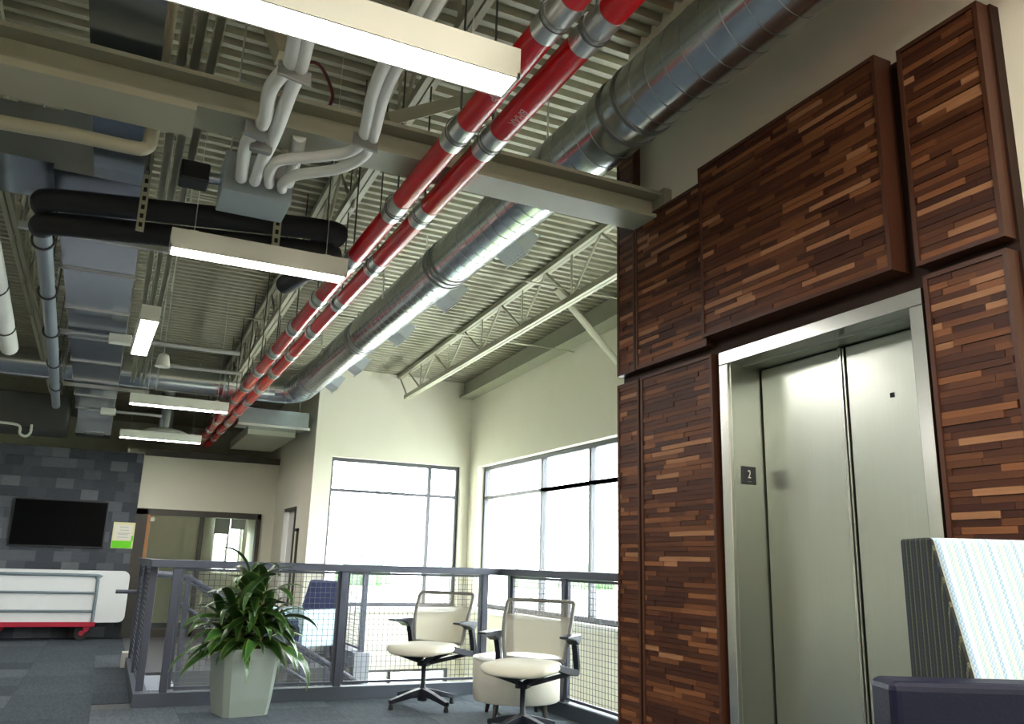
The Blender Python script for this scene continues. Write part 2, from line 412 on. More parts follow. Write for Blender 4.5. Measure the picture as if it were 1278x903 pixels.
# steel at the wall heads
def thing_box(name, a, b, mat, label, cat, bevel=0, group=None):
    return tag(box(name, a, b, mat, None, bevel), label, cat, group)
mb = MB()
mb.add([(XR-.16, YE+.02, deck(YE)-.35+.12), (XR-.005, YE+.02, deck(YE)-.35+.12), (XR-.005, YF-.02, 3.64), (XR-.16, YF-.02, 3.64),
        (XR-.16, YE+.02, deck(YE)-.01), (XR-.005, YE+.02, deck(YE)-.01), (XR-.005, YF-.02, deck(YF)-.01), (XR-.16, YF-.02, deck(YF)-.01)],
       [(0,3,2,1),(4,5,6,7),(0,1,5,4),(1,2,6,5),(2,3,7,6),(3,0,4,7)])
eb = empty('edge_beam', (XR-.1, 8, 3.64), 0, 'olive painted steel edge beam along the top of the window wall', 'beam')
o = mb.build('web', 'steel_paint'); o.parent = eb; o.matrix_parent_inverse = Matrix.Translation(-eb.location)
o = MB().bar((XR-.12, YE+.02, 3.64+.045*(YF-YE)*.8), (XR-.12, YF-.02, 3.63), .22, .025).build('flange', 'steel_paint'); o.parent = eb; o.matrix_parent_inverse = Matrix.Translation(-eb.location)

hb = thing_box('header_beam', (0.36, YB-.06, 2.70), (XS, YB+.14, 2.80), 'frame_brown', 'dark steel beam across the head of the cream wall above the glazed door', 'beam')

# main cross beam (I section) running to the elevator wall
BYc = 3.40
be = empty('cross_beam', (0, BYc, 2.98), 0, 'long grey green steel I-beam spanning to the cream wall over the wood panels', 'beam')
def ch(mb, name, mat, par, **k):
    o = mb.build(name, mat, None, **k); o.parent = par; o.matrix_parent_inverse = Matrix.Translation(-Vector(par.location)); return o
ch(MB().box((-6, BYc-.10, 2.99), (CW, BYc+.10, 3.01)), 'bottom_flange', 'steel_paint', be)
ch(MB().box((-6, BYc-.012, 3.01), (CW, BYc+.012, 3.125)), 'web', 'steel_paint', be)
ch(MB().box((-6, BYc-.10, 3.125), (CW, BYc+.10, 3.145)), 'top_flange', 'steel_paint', be)
o = ch(MB().box((-6, BYc-.125, 2.955), (.10, BYc+.125, 2.988)), 'cover_plate', 'joist_paint', be); o['label'] = 'pale bolted cover plate'
ch(MB().box((CW-.05, BYc-.12, 2.96), (CW-.001, BYc+.12, 3.16)), 'end_plate', 'steel_paint', be)

# ------------------------------------------------------------------ windows
def window(name, axis, v, u0, u1, z0, z1, muls, trs, dep=.07, fr=.045, mat='window_frame', off=.1):
    p = empty(name); p['kind'] = 'structure'
    def bx(a0, a1, c0, c1, nme, m, d0=0, d1=dep):
        if axis == 0: o = box(nme, (v+off+d0, a0, c0), (v+off+d1, a1, c1), m, p)
        else: o = box(nme, (a0, v+off+d0, c0), (a1, v+off+d1, c1), m, p)
        return o
    bx(u0, u1, z0, z0+fr, 'sill_rail', mat); bx(u0, u1, z1-fr, z1, 'head_rail', mat)
    bx(u0, u0+fr, z0+fr, z1-fr, 'jamb', mat); bx(u1-fr, u1, z0+fr, z1-fr, 'jamb', mat)
    for mu in muls: bx(mu-fr*.5, mu+fr*.5, z0+fr, z1-fr, 'mullion', mat)
    ue = [u0+fr] + sum([[mu-fr*.5, mu+fr*.5] for mu in muls], []) + [u1-fr]
    ze = [z0+fr] + sum([[t-fr*.4, t+fr*.4] for t in trs], []) + [z1-fr]
    for i in range(0, len(ue), 2):
        for t in trs: bx(ue[i], ue[i+1], t-fr*.4, t+fr*.4, 'transom', mat)
        for j in range(0, len(ze), 2):
            bx(ue[i], ue[i+1], ze[j], ze[j+1], 'pane', 'clear_glass', dep*.5, dep*.5+.006)
    return p
window('window_1', 1, YF, 2.66, 4.60, WZ0-.02, WZ1+.02, [4.14], [2.15], fr=.05)
window('window_2', 0, XR, 4.4, 11.05, WZ0, WZ1, [9.24, 8.06, 6.88, 5.70], [2.13], fr=.055)
window('window_3', 1, YF, 2.80, 4.55, -2.9, -.22, [3.7], [])
window('window_4', 1, 16.9, 1.80, 2.34, .9, 2.05, [2.08], [], mat='white_trim')
struct(box('trim_1', (XR-.05, 4.3, WZ0-.06), (XR+.1, 11.1, WZ0), 'white_trim'))
struct(box('trim_2', (2.6, YF-.05, WZ0-.09), (4.66, YF+.1, WZ0-.02), 'white_trim'))

# ------------------------------------------------------------------ tiled wall, baseboard
tw = box('wall_tiled', (-2.4, YB-.03, 0), (.345, YB-.001, 2.72), 'dark_steel'); struct(tw, 'wall of staggered grey tiles behind the television')
tw_, th_ = 0.232, 0.155
for r in range(18):
    z0 = .005 + r*th_*.975
    for c in range(-11, 4):
        x0 = c*tw_ + (0.5*tw_ if r % 2 else 0) - .1
        a, b_ = max(x0, -2.38), min(x0+tw_-.004, .34)
        if b_-a < .03: continue
        d = random.uniform(.008, .016)
        piece('tile', (a, YB-.03-d, z0), (b_, YB-.03, min(z0+th_*.975-.004, 2.715)), 'grey_tiles', tw)

# glazed door opening
dr = empty('door_1', (1.3, YB, 0)); dr['kind'] = 'structure'
def dbox(nme, a, b, mat, bevel=0):
    o = box(nme, a, b, mat, None, bevel); o.parent = dr; o.matrix_parent_inverse = Matrix.Translation(-Vector(dr.location)); return o
dbox('door_frame', (.345, YB-.05, 0), (.505, YB+.12, 1.88), 'frame_brown'); dbox('door_frame', (2.14, YB-.05, 0), (2.2, YB+.12, 1.88), 'frame_brown')
dbox('door_header', (.345, YB-.05, 1.80), (2.2, YB+.12, 1.89), 'frame_brown')
dbox('mullion', (1.28, YB-.02, 0), (1.34, YB+.1, 1.80), 'frame_brown')
dbox('sill', (.42, YB-.02, 0), (2.14, YB+.1, .12), 'frame_brown')
dbox('pane', (.56, YB+.04, .12), (1.28, YB+.05, 1.80), 'door_glass'); dbox('pane', (1.34, YB+.04, .12), (2.14, YB+.05, 1.80), 'door_glass')
o = dbox('door_leaf', (.507, YB-.04, .01), (.55, YB+.78, 1.795), 'door_wood'); o['label'] = 'orange brown wooden door leaf standing open, seen edge on'
dbox('closer', (.55, YB+.06, 1.70), (.61, YB+.16, 1.76), 'zinc')
dbox('blind', (1.80, 16.82, 1.62), (2.07, 16.86, 2.08), 'blind_grey'); dbox('blind', (2.09, 16.82, 1.72), (2.36, 16.86, 2.08), 'blind_grey')
# side-wall door
d2 = empty('door_2', (XS, 12.7, 0)); d2['kind'] = 'structure'
def d2box(nme, a, b, mat):
    o = box(nme, a, b, mat); o.parent = d2; o.matrix_parent_inverse = Matrix.Translation(-Vector(d2.location)); return o
d2box('door_leaf', (XS+.05, 12.28, 0), (XS+.09, 13.05, 1.9), 'white_trim'); d2box('frame', (XS-.02, 12.25, 0), (XS+.12, 12.29, 1.93), 'frame_brown')
d2box('frame', (XS-.02, 13.06, 0), (XS+.12, 13.1, 1.93), 'white_trim'); d2box('head', (XS-.02, 12.25, 1.9), (XS+.12, 13.1, 1.94), 'frame_brown')
d2box('sidelight_frame', (XS-.03, 11.95, 0), (XS-.001, 11.99, 1.62), 'frame_brown'); d2box('sidelight_frame', (XS-.03, 11.95, 1.58), (XS-.001, 12.1, 1.62), 'frame_brown')

# ------------------------------------------------------------------ elevator
el = empty('elevator', (W+.2, 2.32, 0), 0, 'stainless steel elevator with double doors set in the dark wood panelling', 'elevator')
def eb_(nme, a, b, mat, bevel=0, par=None):
    o = box(nme, a, b, mat, None, bevel); o.parent = par or el
    o.matrix_parent_inverse = Matrix.Translation(-Vector(el.location)); return o
XD = 2.556
eb_('header', (W+.012, 1.795, 2.095), (W+.10, 2.845, 2.155), 'stainless_frame', .003)
eb_('jamb', (W+.012, 2.79, 0), (W+.10, 2.845, 2.095), 'stainless_frame', .003)
eb_('jamb', (W+.012, 1.795, 0), (W+.10, 1.848, 2.095), 'stainless_frame', .003)
rv = eb_('reveal', (W+.10, 2.785, 0), (XD+.05, 2.83, 2.095), 'stainless')
eb_('reveal', (W+.03, 2.785, 0), (W+.10, 2.79, 2.095), 'stainless')
eb_('reveal', (W+.10, 1.80, 0), (XD+.05, 1.85, 2.095), 'stainless')
eb_('soffit', (W+.10, 1.80, 2.088), (XD+.05, 2.845, 2.13), 'stainless')
eb_('door', (XD, 2.308, .01), (XD+.035, 2.776, 2.084), 'stainless', .004)
eb_('door', (XD, 1.85, .01), (XD+.035, 2.296, 2.084), 'stainless', .004)
eb_('door_edge', (XD-.012, 2.312, .01), (XD, 2.325, 2.084), 'stainless_frame', .002)
eb_('gap', (XD+.04, 1.85, 0), (XD+.06, 2.785, 2.088), 'black_gap')
eb_('keyhole', (XD-.004, 2.085, 1.845), (XD, 2.10, 1.862), 'black_gap')
eb_('threshold', (W+.03, 1.85, 0), (XD+.04, 2.785, .012), 'zinc')
pl = eb_('floor_plate', (2.428, 2.779, 1.568), (2.505, 2.785, 1.645), 'black_plastic', .002); pl['label'] = 'small black plate with the number 2'
def text_mesh(s, size, mat, name, mw, parent=None):
    c = bpy.data.curves.new('txt', 'FONT'); c.body = s; c.size = size; c.extrude = .0006; c.align_x = 'CENTER'; c.align_y = 'CENTER'
    t = bpy.data.objects.new('txt', c); COL.objects.link(t); bpy.context.view_layer.update()
    me = bpy.data.meshes.new_from_object(t.evaluated_get(bpy.context.evaluated_depsgraph_get()))
    bpy.data.objects.remove(t); me.materials.clear(); me.materials.append(MATS[mat])
    o = bpy.data.objects.new(name, me); COL.objects.link(o)
    if parent: o.parent = parent; bpy.context.view_layer.update(); o.matrix_parent_inverse = parent.matrix_world.inverted()
    o.matrix_basis = mw; return o
bpy.context.view_layer.update()
mw = Matrix(((.72,0,0,2.4665),(0,0,-1,2.7785),(0,1,0,1.610),(0,0,0,1)))
text_mesh('2', .05, 'fixture_white', 'numeral', mw, pl)
for dx in (-.008, -.003, .002, .007): 
    o = MB().cbox((2.4665+dx, 2.7785, 1.580), (.0025, .0012, .0025)).build('braille_dot', 'grey_clamp'); o.parent = pl
    o.matrix_parent_inverse = pl.matrix_world.inverted()

# ------------------------------------------------------------------ wood panels
struct(box('panel_backing', (W+.055, 1.47, 0), (CW-.002, EY0-.05, 3.06), 'walnut_back'))
struct(box('panel_backing', (W+.055, EY1+.055, 0), (CW-.002, YE-.005, 3.06), 'walnut_back'))
struct(box('panel_backing', (W+.055, EY0-.05, 2.158), (CW-.002, EY1+.055, 3.06), 'walnut_back'))
PANELS = [  # y0,y1,z0,z1, front x, label
    (3.505, 3.675, 2.205, 3.70, W+.01, 'tall narrow wood mosaic panel at the end of the wall under the steel beam'),
    (2.915, 3.490, 2.205, 3.03, W+.005, 'squarish wood mosaic panel between the narrow end panel and the wide one'),
    (1.862, 2.895, 2.232, 3.075, W-.035, 'widest wood mosaic panel standing proud above the elevator'),
    (1.480, 1.795, 2.225, 3.06, W, 'upright wood mosaic panel beside the wide one, against the cream wall'),
    (3.475, 3.675, 0.0, 2.155, W+.01, 'tall narrow lower wood mosaic panel beside the railing'),
    (2.885, 3.450, 0.0, 2.16, W+.005, 'lower wood mosaic panel between the narrow strip and the elevator jamb'),
    (1.480, 1.775, 0.0, 2.185, W, 'lower wood mosaic panel behind the striped high-back seat'),
]
FR = 0.016
def wood_panel(y0, y1, z0, z1, xf, lab):
    p = empty('wood_panel', (xf, (y0+y1)/2, z0), 0, lab, 'wall panel', 'wood mosaic wall panels')
    L = Vector(p.location)
    def b_(nme, a, c, mat): return piece(nme, Vector(a)-L, Vector(c)-L, mat, p)
    b_('frame_side', (xf, y0, z0), (W+.055, y0+FR, z1), 'walnut_edge'); b_('frame_side', (xf, y1-FR, z0), (W+.055, y1, z1), 'walnut_edge')
    b_('frame_rail', (xf, y0+FR, z0), (W+.055, y1-FR, z0+FR), 'walnut_edge'); b_('frame_rail', (xf, y0+FR, z1-FR), (W+.055, y1-FR, z1), 'walnut_edge')
    b_('panel_core', (xf+.02, y0+FR, z0+FR), (W+.055, y1-FR, z1-FR), 'walnut_back')
    hs_ = 0.0225
    n = int((z1-z0-2*FR)/hs_); hh = (z1-z0-2*FR)/n
    for r in range(n):
        za = z0+FR+r*hh; ya = y0+FR - random.uniform(0, .22)
        while ya < y1-FR:
            ln = random.choice((.10, .16, .22, .30, .38, .26, .18)); yb = ya+ln
            a, c = max(ya, y0+FR), min(yb, y1-FR)
            if c-a > .012:
                b_('strip', (xf+.004+random.choice((0, .0015, .003, .005)), a+.0006, za+.0005), (xf+.02, c-.0006, za+hh-.0005), 'walnut')
            ya = yb
for P_ in PANELS: wood_panel(*P_)

# ------------------------------------------------------------------ guard railings
struct(box('trim_3', (0.34, RY-.05, 0), (XRR+.05, RY+.06, .11), 'curb_paint'))
struct(box('trim_4', (0.34, RY+.06, 0), (0.45, 10.30, .11), 'curb_paint'))
struct(box('trim_5', (XRR-.05, YE+.02, 0), (XRR+.06, RY-.05, .11), 'curb_paint'))
struct(box('trim_6', (0.30, 10.30, 0), (0.46, 10.48, .16), 'pale_concrete'))
def railing(p0, p1, posts, label, top=1.165, z0=.11, mesh=.046, parent_name='guard_railing', t=.06, thick=.0019):
    """p0,p1 ends (x,y); posts: fractions along"""
    a = Vector((p0[0], p0[1], 0)); b = Vector((p1[0], p1[1], 0)); Ln = (b-a).length; d = (b-a)/Ln
    ang = math.atan2(d.y, d.x)
    g = empty(parent_name, a, ang, label, 'railing', 'grey steel railings with wire mesh')
    MB().box((-t*.6, -t*.75, top-.065), (Ln+t*.6, t*.75, top)).build('top_rail', 'rail_paint', g, .006)
    for p in posts: MB().box((p*Ln-t/2, -t/2, z0), (p*Ln+t/2, t/2, top-.065)).build('post', 'rail_paint', g, .004)
    for q0, q1 in zip(posts[:-1], posts[1:]):
        x0, x1 = q0*Ln+t/2+.004, q1*Ln-t/2-.004
        if x1-x0 < .12: continue
        zb, zt = z0+.02, top-.067
        f = MB()
        f.box((x0, -.012, zb), (x1, .012, zb+.022)); f.box((x0, -.012, zt-.022), (x1, .012, zt))
        f.box((x0, -.012, zb+.022), (x0+.022, .012, zt-.022)); f.box((x1-.022, -.012, zb+.022), (x1, .012, zt-.022))
        fo = f.build('mesh_frame', 'rail_paint', g)
        wm = MB(); x = x0+.022+mesh*.5
        while x < x1-.022: wm.box((x-thick, -thick, zb+.02), (x+thick, thick, zt-.02)); x += mesh
        z = zb+.022+mesh*.5
        while z < zt-.022: wm.box((x0+.02, -thick+.003, z-thick), (x1-.02, thick+.003, z+thick)); z += mesh
        o = wm.build('wire_mesh', 'mesh_wire', fo); o['kind'] = 'stuff'
    return g
def fx(px, py=780): return (Yp(px, py, RY).x-0.39)/(XRR-.39)
g1 = railing((.39, RY), (XRR, RY), [fx(213), fx(425), fx(603)], 'dark grey steel railing with wire mesh behind the potted plant and office chairs')
g2 = railing((.39, RY+.09), (.39, 10.30), [.02, .5, .98], 'steel railing section running back from the plant towards the tiled wall')
def fy(px, py=780): return (RY-Xp(px, py, XRR).y)/(RY-YE-.1)
g3 = railing((XRR, RY-.09), (XRR, YE+.08), [.035, fy(701), .75, .99], 'dark steel railing with wire mesh between the drum table and the window wall')
# handrail stub on the back-running section
o = MB().tube([(2.45, .03, .80), (2.45, .12, .80), (2.46, .17, .80), (2.46, .24, .80)], .022).build('handrail', 'rail_paint', g2)
# second railing and stair beyond
g4 = railing((2.86, 9.95), (2.86, 11.25), [.03, .97], 'far steel railing on the landing beyond the stair, by the blue armchair', top=1.13, z0=.16)
struct(box('trim_7', (2.75, 9.85, -.35), (2.93, YF, .16), 'stair_grey'))
st = empty('staircase', (0.5, 9.0, -.2), 0, 'grey steel stair going down behind the mesh railing', 'staircase')
def sc_(mb, n, mat):
    o = mb.build(n, mat); o.parent = st; o.matrix_parent_inverse = Matrix.Translation(-Vector(st.location)); return o
for i in range(12):
    x = .46 + i*.28; z = -.02-i*.175
    if x < XRR-.1: sc_(MB().box((x, 8.75, z-.05), (x+.3, 9.82, z)), 'tread', 'stair_grey')
for yy in (8.72, 9.84):
    sc_(MB().bar((.45, yy, -.12), (XRR-.1, yy, -.12-2.95*.62), .03, .26), 'stringer', 'stair_grey')
    sc_(MB().tube([(.45, yy, 1.02), (.75, yy, 1.0), (XRR-.1, yy, 1.0-2.65*.60)], .026), 'handrail', 'rail_paint')
    sc_(MB().tube([(.75, yy, .72), (XRR-.1, yy, .72-2.65*.60)], .018), 'mid_rail', 'rail_paint')
    for x in (.75, 1.45, 2.15, 2.85): sc_(MB().box((x-.02, yy-.02, -.1-(x-.45)*.62), (x+.02, yy+.02, 1.0-(x-.75)*.60)), 'post', 'rail_paint')
# blue armchair on the landing
ac = empty('armchair', (2.25, 10.55, 0), math.radians(-60), 'blue upholstered armchair beyond the stair railing', 'armchair')
MB().box((-.33, -.32, .2), (.33, .30, .45)).build('seat', 'blue_vinyl', ac, .05)
mb = MB().loft([[(-.33, .20, .40), (.33, .20, .40), (.33, .36, .40), (-.33, .36, .40)], [(-.31, .36, .95), (.31, .36, .95), (.31, .48, .95), (-.31, .48, .95)]], False)
mb.build('backrest', 'blue_vinyl', ac, .03)
for s in (-1, 1):
    MB().box((s*.33-.05, -.30, .2), (s*.33+.05, .3, .62)).build('armrest', 'pale_blue', ac, .02)
    for yy in (-.26, .26): MB().tube([(s*.28, yy, .2), (s*.3, yy, 0)], [.022, .015], 8).build('leg', 'leg_dark', ac)

# ------------------------------------------------------------------ task chairs
def task_chair(loc, rz, label):
    c = empty('office_chair', loc, rz, label, 'chair', 'cream task chairs by the railing')   # faces local +x
    # base: four spokes + glides
    for k in range(4):
        a = PI/4+.35 + k*PI/2; ca, sa = math.cos(a), math.sin(a)
        b_ = MB(); rings = []
        for t_, z_, w_, h_ in ((.02, .115, .026, .075), (.12, .105, .023, .05), (.30, .062, .018, .032)):
            u = Vector((-sa, ca, 0))*w_; p = Vector((ca*t_, sa*t_, z_))
            rings.append([p-u*1.15-Vector((0,0,h_/2)), p+u*1.15-Vector((0,0,h_/2)), p+u+Vector((0,0,h_/2)), p-u+Vector((0,0,h_/2))])
        lg = b_.loft(rings, False).build('base_leg', 'chair_black', c, .004)
        MB().lathe([(.017, 0), (.019, .012), (.012, .05)], (ca*.29, sa*.29, 0), 10).build('glide', 'rubber', lg)
    MB().lathe([(.036, .05), (.04, .09), (.03, .15), (.018, .16), (.018, .34), (.026, .35), (.026, .37)], n=16).build('column', 'chair_black', c)
    # under-seat frame: V struts from the hub
    f = MB(); hub = Vector((0, 0, .355))
    for tx, ty, tz in ((.20, .18, .455), (.20, -.18, .455), (-.13, .2, .47), (-.13, -.2, .47)):
        f.bar(hub, (tx, ty, tz), .03, .034)
    f.cbox((0, 0, .355), (.08, .08, .05)); f.build('underframe', 'chair_black', c, .004)
    # seat: cushion with waterfall front
    n = 28; rings = []
    def outl(sc, z, dz=0):
        pts = []
        for k in range(n):
            a = 2*PI*k/n; ex = .55
            x = math.copysign(abs(math.cos(a))**ex, math.cos(a))*.245*sc; y_ = math.copysign(abs(math.sin(a))**ex, math.sin(a))*.245*sc
            y_ *= 1.0 - .06*(x < 0)
            pts.append((x+.02, y_, z + (-.028*max(0, (x-.12)/.12)**2) + .010*(x/.24)**2*(x < 0)))
        return pts
    rings = [outl(.80, .447), outl(.95, .452), outl(1.0, .472), outl(.99, .492), outl(.93, .504), outl(.6, .508), outl(.2, .506)]
    MB().loft(rings, True).build('seat', 'seat_cream', c)
    # backrest frame loop, slightly reclined and curved
    def bp(u, v):   # u -1..1 across, v 0..1 up
        hw = .205 + .035*math.sin(min(1, v*1.1)*PI*.55)
        return Vector((-.22 - .13*v - .03*(1-u*u) + .03*math.sin(v*PI), u*hw, .50 + .43*v))
    loop = [bp(-1, v) for v in (0, .15, .3, .45, .6, .75, .88, .96)] + [bp(u, 1.0) for u in (-.9, -.6, -.3, 0, .3, .6, .9)] + [bp(1, v) for v in (.96, .88, .75, .6, .45, .3, .15, 0)]
    MB().tube(bez(loop, 2), .0145, 8).build('back_frame', 'frame_taupe', c)
    nu, nv = 10, 12
    vs = [bp(-1+2*i/nu, .02+.97*j/nv) for j in range(nv+1) for i in range(nu+1)]
    fs = [(j*(nu+1)+i, j*(nu+1)+i+1, (j+1)*(nu+1)+i+1, (j+1)*(nu+1)+i) for j in range(nv) for i in range(nu)]
    MB().add(vs, fs, True).build('back_mesh', 'net_fabric', c, uv=lambda co, i: ((i % (nu+1))/nu, (i//(nu+1))/nv))
    MB().tube([bp(-1, .02), bp(-.5, .0), bp(0, -.01), bp(.5, .0), bp(1, .02)], .014, 8).build('back_rail', 'frame_taupe', c)
    # arms: side bar from the seat, swept rear corner, upright and pad
    for s in (-1, 1):
        ar = MB()
        pts = bez([(-.04, s*.215, .478), (-.16, s*.245, .448), (-.27, s*.27, .425), (-.30, s*.275, .45), (-.275, s*.275, .56), (-.235, s*.275, .66)], 4)
        rings = []
        for i, p in enumerate(pts):
            d = (pts[min(i+1, len(pts)-1)]-pts[max(i-1, 0)]).normalized(); u = Vector((0, 1, 0)); v = d.cross(u).normalized()
            w_ = .018; h_ = .024
            rings.append([p-u*w_-v*h_, p+u*w_-v*h_, p+u*w_+v*h_, p-u*w_+v*h_])
        ar.loft(rings, False)
        ao = ar.build('arm_support', 'chair_black', c, .005)
        pr_ = []
        for x, zt, zb, w_ in ((-.285, .702, .655, .03), (-.20, .705, .63, .036), (-.12, .706, .665, .038), (0, .706, .684, .038), (.045, .704, .69, .03)):
            pr_.append([(x, s*.28-w_, zb), (x, s*.28+w_, zb), (x, s*.28+w_, zt), (x, s*.28-w_, zt)])
        MB().loft(pr_, False).build('arm_pad', 'chair_black', ao, .006)
    # lower brace from the hub back to the arm corner
    for s in (-1, 1): MB().bar((0, 0, .345), (-.27, s*.265, .43), .026, .034).build('brace', 'chair_black', c, .004)
    c.scale = (1.08, 1.14, 1.0)
    return c
fa = math.atan2(-.66, -.75)
task_chair((2.60, 7.10, 0.006), fa, 'cream task chair with mesh back standing alone in front of the railing')
task_chair((2.86, 5.70, 0.006), fa+.05, 'cream task chair with mesh back in front of the round drum table')

# drum table
tb = empty('drum_table', (3.18, 6.46, 0.006), 0, 'round cream drum table on four dark tapered legs', 'table')
MB().lathe([(.345, .13), (.357, .14), (.36, .40), (.36, .44)], n=40).build('drum', 'table_cream', tb)
MB().lathe([(.352, .44), (.364, .443), (.366, .455), (.36, .462), (.1, .463)], n=40).build('top', 'table_top', tb)
for k in range(4):
    a = .5 + k*PI/2
    MB().tube([(math.cos(a)*.27, math.sin(a)*.27, .135), (math.cos(a)*.30, math.sin(a)*.30, 0)], [.026, .015], 10).build('leg', 'leg_dark', tb)

# ------------------------------------------------------------------ potted plant
PX, PY = 1.11, 7.20
pt = empty('potted_dracaena', (PX, PY, 0.006), 0, 'leafy green dracaena in a pale faceted planter before the railing', 'plant')
def sqr(h, z, rot=.20, ch_=.32):
    pts = []
    for k in range(4):
        a = rot + PI/4 + k*PI/2
        for da in (-.12, .12): pts.append((h*1.36*math.cos(a+da), h*1.36*math.sin(a+da), z))
    return pts
po = MB().loft([sqr(.165, 0), sqr(.180, .12), sqr(.205, .42), sqr(.203, .50)], False, cap=False)
po.add(sqr(.165, 0), [list(range(8))[::-1]])
po.loft([sqr(.203, .50), sqr(.190, .50), sqr(.186, .42)], False, cap=False)
po.build('planter', 'planter', pt)
MB().add(sqr(.19, .45), [list(range(8))]).build('soil', 'leaf_soil', pt)
leafM = []
for v in range(7):
    L = random.uniform(.42, .60); wd = random.uniform(.040, .056); dr_ = random.uniform(1.2, 2.3); tw2 = random.uniform(-.5, .5)
    n = 9; p = Vector((0, 0, 0)); ang = 0.0; vs = []; uvs = []
    for j in range(n+1):
        t = j/n; ww = wd*(min(1, .35+t*3.2))*(1-t**2.6)**.8 + .0008
        d = Vector((math.cos(ang), 0, math.sin(ang))); nrm = Vector((-math.sin(ang), 0, math.cos(ang)))
        tw_a = tw2*t; side = Vector((0, 1, 0))*math.cos(tw_a) + nrm*math.sin(tw_a)
        vs += [p-side*ww+nrm*ww*.28, p, p+side*ww+nrm*ww*.28]; uvs += [(0, t), (.5, t), (1, t)]
        p = p + d*(L/n); ang -= dr_/n*(0.5+t)
    fs = []
    for j in range(n): fs += [(j*3, j*3+1, j*3+4, j*3+3), (j*3+1, j*3+2, j*3+5, j*3+4)]
    ob = MB().add(vs, fs, True).build('leaf', 'leaf', uv=lambda co, i, u=uvs: u[i])
    leafM.append(ob.data); bpy.data.objects.remove(ob)
rl = random.Random(11)
CANES = [(-.02, .03, 1.02), (.10, -.02, .98), (-.13, -.03, .80), (.03, .12, .86), (-.09, -.10, .76), (.17, .07, .78), (-.20, .06, .70), (.12, -.12, .70)]
for (cx_, cy_, top) in CANES:
    MB().tube(bez([(cx_*.4, cy_*.4, .42), (cx_*.8, cy_*.8, .42+(top-.42)*.5), (cx_, cy_, top)], 3), [.014]*6+[.010], 7).build('cane', 'cane', pt)
    nl = 21
    for i in range(nl):
        f_ = i/(nl-1); z = max(.52, top - .34*(1-f_)); az = i*2.399 + cx_*30 + rl.uniform(-.3, .3)
        lf = bpy.data.objects.new('leaf', leafM[rl.randrange(7)]); COL.objects.link(lf); lf.parent = pt
        elv = (.1 + 1.1*f_**1.4) + rl.uniform(-.2, .2)
        sc2 = rl.uniform(.8, 1.15)*(1.0-.15*f_)*(.66 if math.sin(az) > .25 else 1.0)
        t_ = (z-.42)/(top-.42)
        lf.matrix_local = Matrix.Translation((cx_*(.4+.6*t_), cy_*(.4+.6*t_), z)) @ Matrix.Rotation(az, 4, 'Z') @ Matrix.Rotation(-elv, 4, 'Y') @ Matrix.Rotation(rl.uniform(-.4, .4), 4, 'X') @ Matrix.Scale(sc2, 4)

# ------------------------------------------------------------------ cart with folding tables
ct = empty('table_cart', (-.85, 13.72, 0), 0, 'red rolling cart with grey tube rails carrying white folding tables', 'cart')
MB().box((-1.2, -.20, .20), (.84, .22, .245)).build('deck', 'cart_red', ct, .015)
MB().box((-1.2, -.215, .19), (.84, -.195, .255)).build('lip', 'cart_red', ct, .004)
fr_ = bez([(-1.15, -.205, .25), (-1.15, -.205, .75), (-1.13, -.205, .86), (-1.04, -.205, .89), (.68, -.205, .89), (.78, -.205, .86), (.80, -.205, .76), (.80, -.205, .25)], 5)
MB().tube(fr_, .022, 8).build('rail_frame', 'cart_tube', ct)
for z in (.40, .65): MB().tube([(-1.15, -.205, z), (.80, -.205, z)], .018, 8).build('rail_bar', 'cart_tube', ct)
for x in (-1.05, -.35, .72):
    for y_ in (-.14, .15):
        wo = MB().tube([(x-.04, y_-.022, .10), (x-.04, y_+.022, .10)], .093, 18).build('wheel', 'rubber', ct)
        MB().tube([(x-.04, y_-.026, .10), (x-.04, y_+.026, .10)], .035, 10).build('hub', 'cart_red', wo)
        MB().loft([[(x-.01, y_-.035, .10), (x+.05, y_-.035, .14), (x+.05, y_+.035, .14), (x-.01, y_+.035, .10)], [(x-.03, y_-.04, .2), (x+.06, y_-.04, .2), (x+.06, y_+.04, .2), (x-.03, y_+.04, .2)]], False).build('caster_fork', 'cart_red', ct)
for i in range(5):
    yy = 13.72-.165+i*.068; x1 = .36-.0*i - (0.03 if i % 2 else 0); x0 = -2.05
    n = 8; r = .09; poly = []
    for cx_, cz_, a0 in ((x1-r, .245+r, -PI/2), (x1-r, .955-r, 0), (x0+r, .955-r, PI/2), (x0+r, .245+r, PI)):
        for k in range(n+1): a = a0+k*PI/2/n; poly.append((cx_+r*math.cos(a), cz_+r*math.sin(a)))
    tt = empty('folding_table', (0, yy, .245), 0, ['white folding table on edge on the red cart, against the grey tube rails', 'white folding table on the red cart, second from the tube rails', 'white folding table on the red cart, in the middle of the stack', 'white folding table on the red cart, second from the tiled wall', 'white folding table on the red cart, nearest the tiled wall'][i], 'table', 'folding tables on the cart')
    m2 = MB(); ring = lambda y_, s=1: [(p[0], y_, p[1]-.245) for p in poly]
    m2.loft([ring(-.022), ring(.022)], False); o = m2.build('table_top', 'table_plastic', tt, .006)
    MB().tube([(x0+.3, .027, .1), (x0+.3, .027, .62)], .008, 6).build('folded_leg', 'cart_tube', tt)
    MB().tube([(x1-.3, .027, .1), (x1-.3, .027, .62)], .008, 6).build('folded_leg', 'cart_tube', tt)

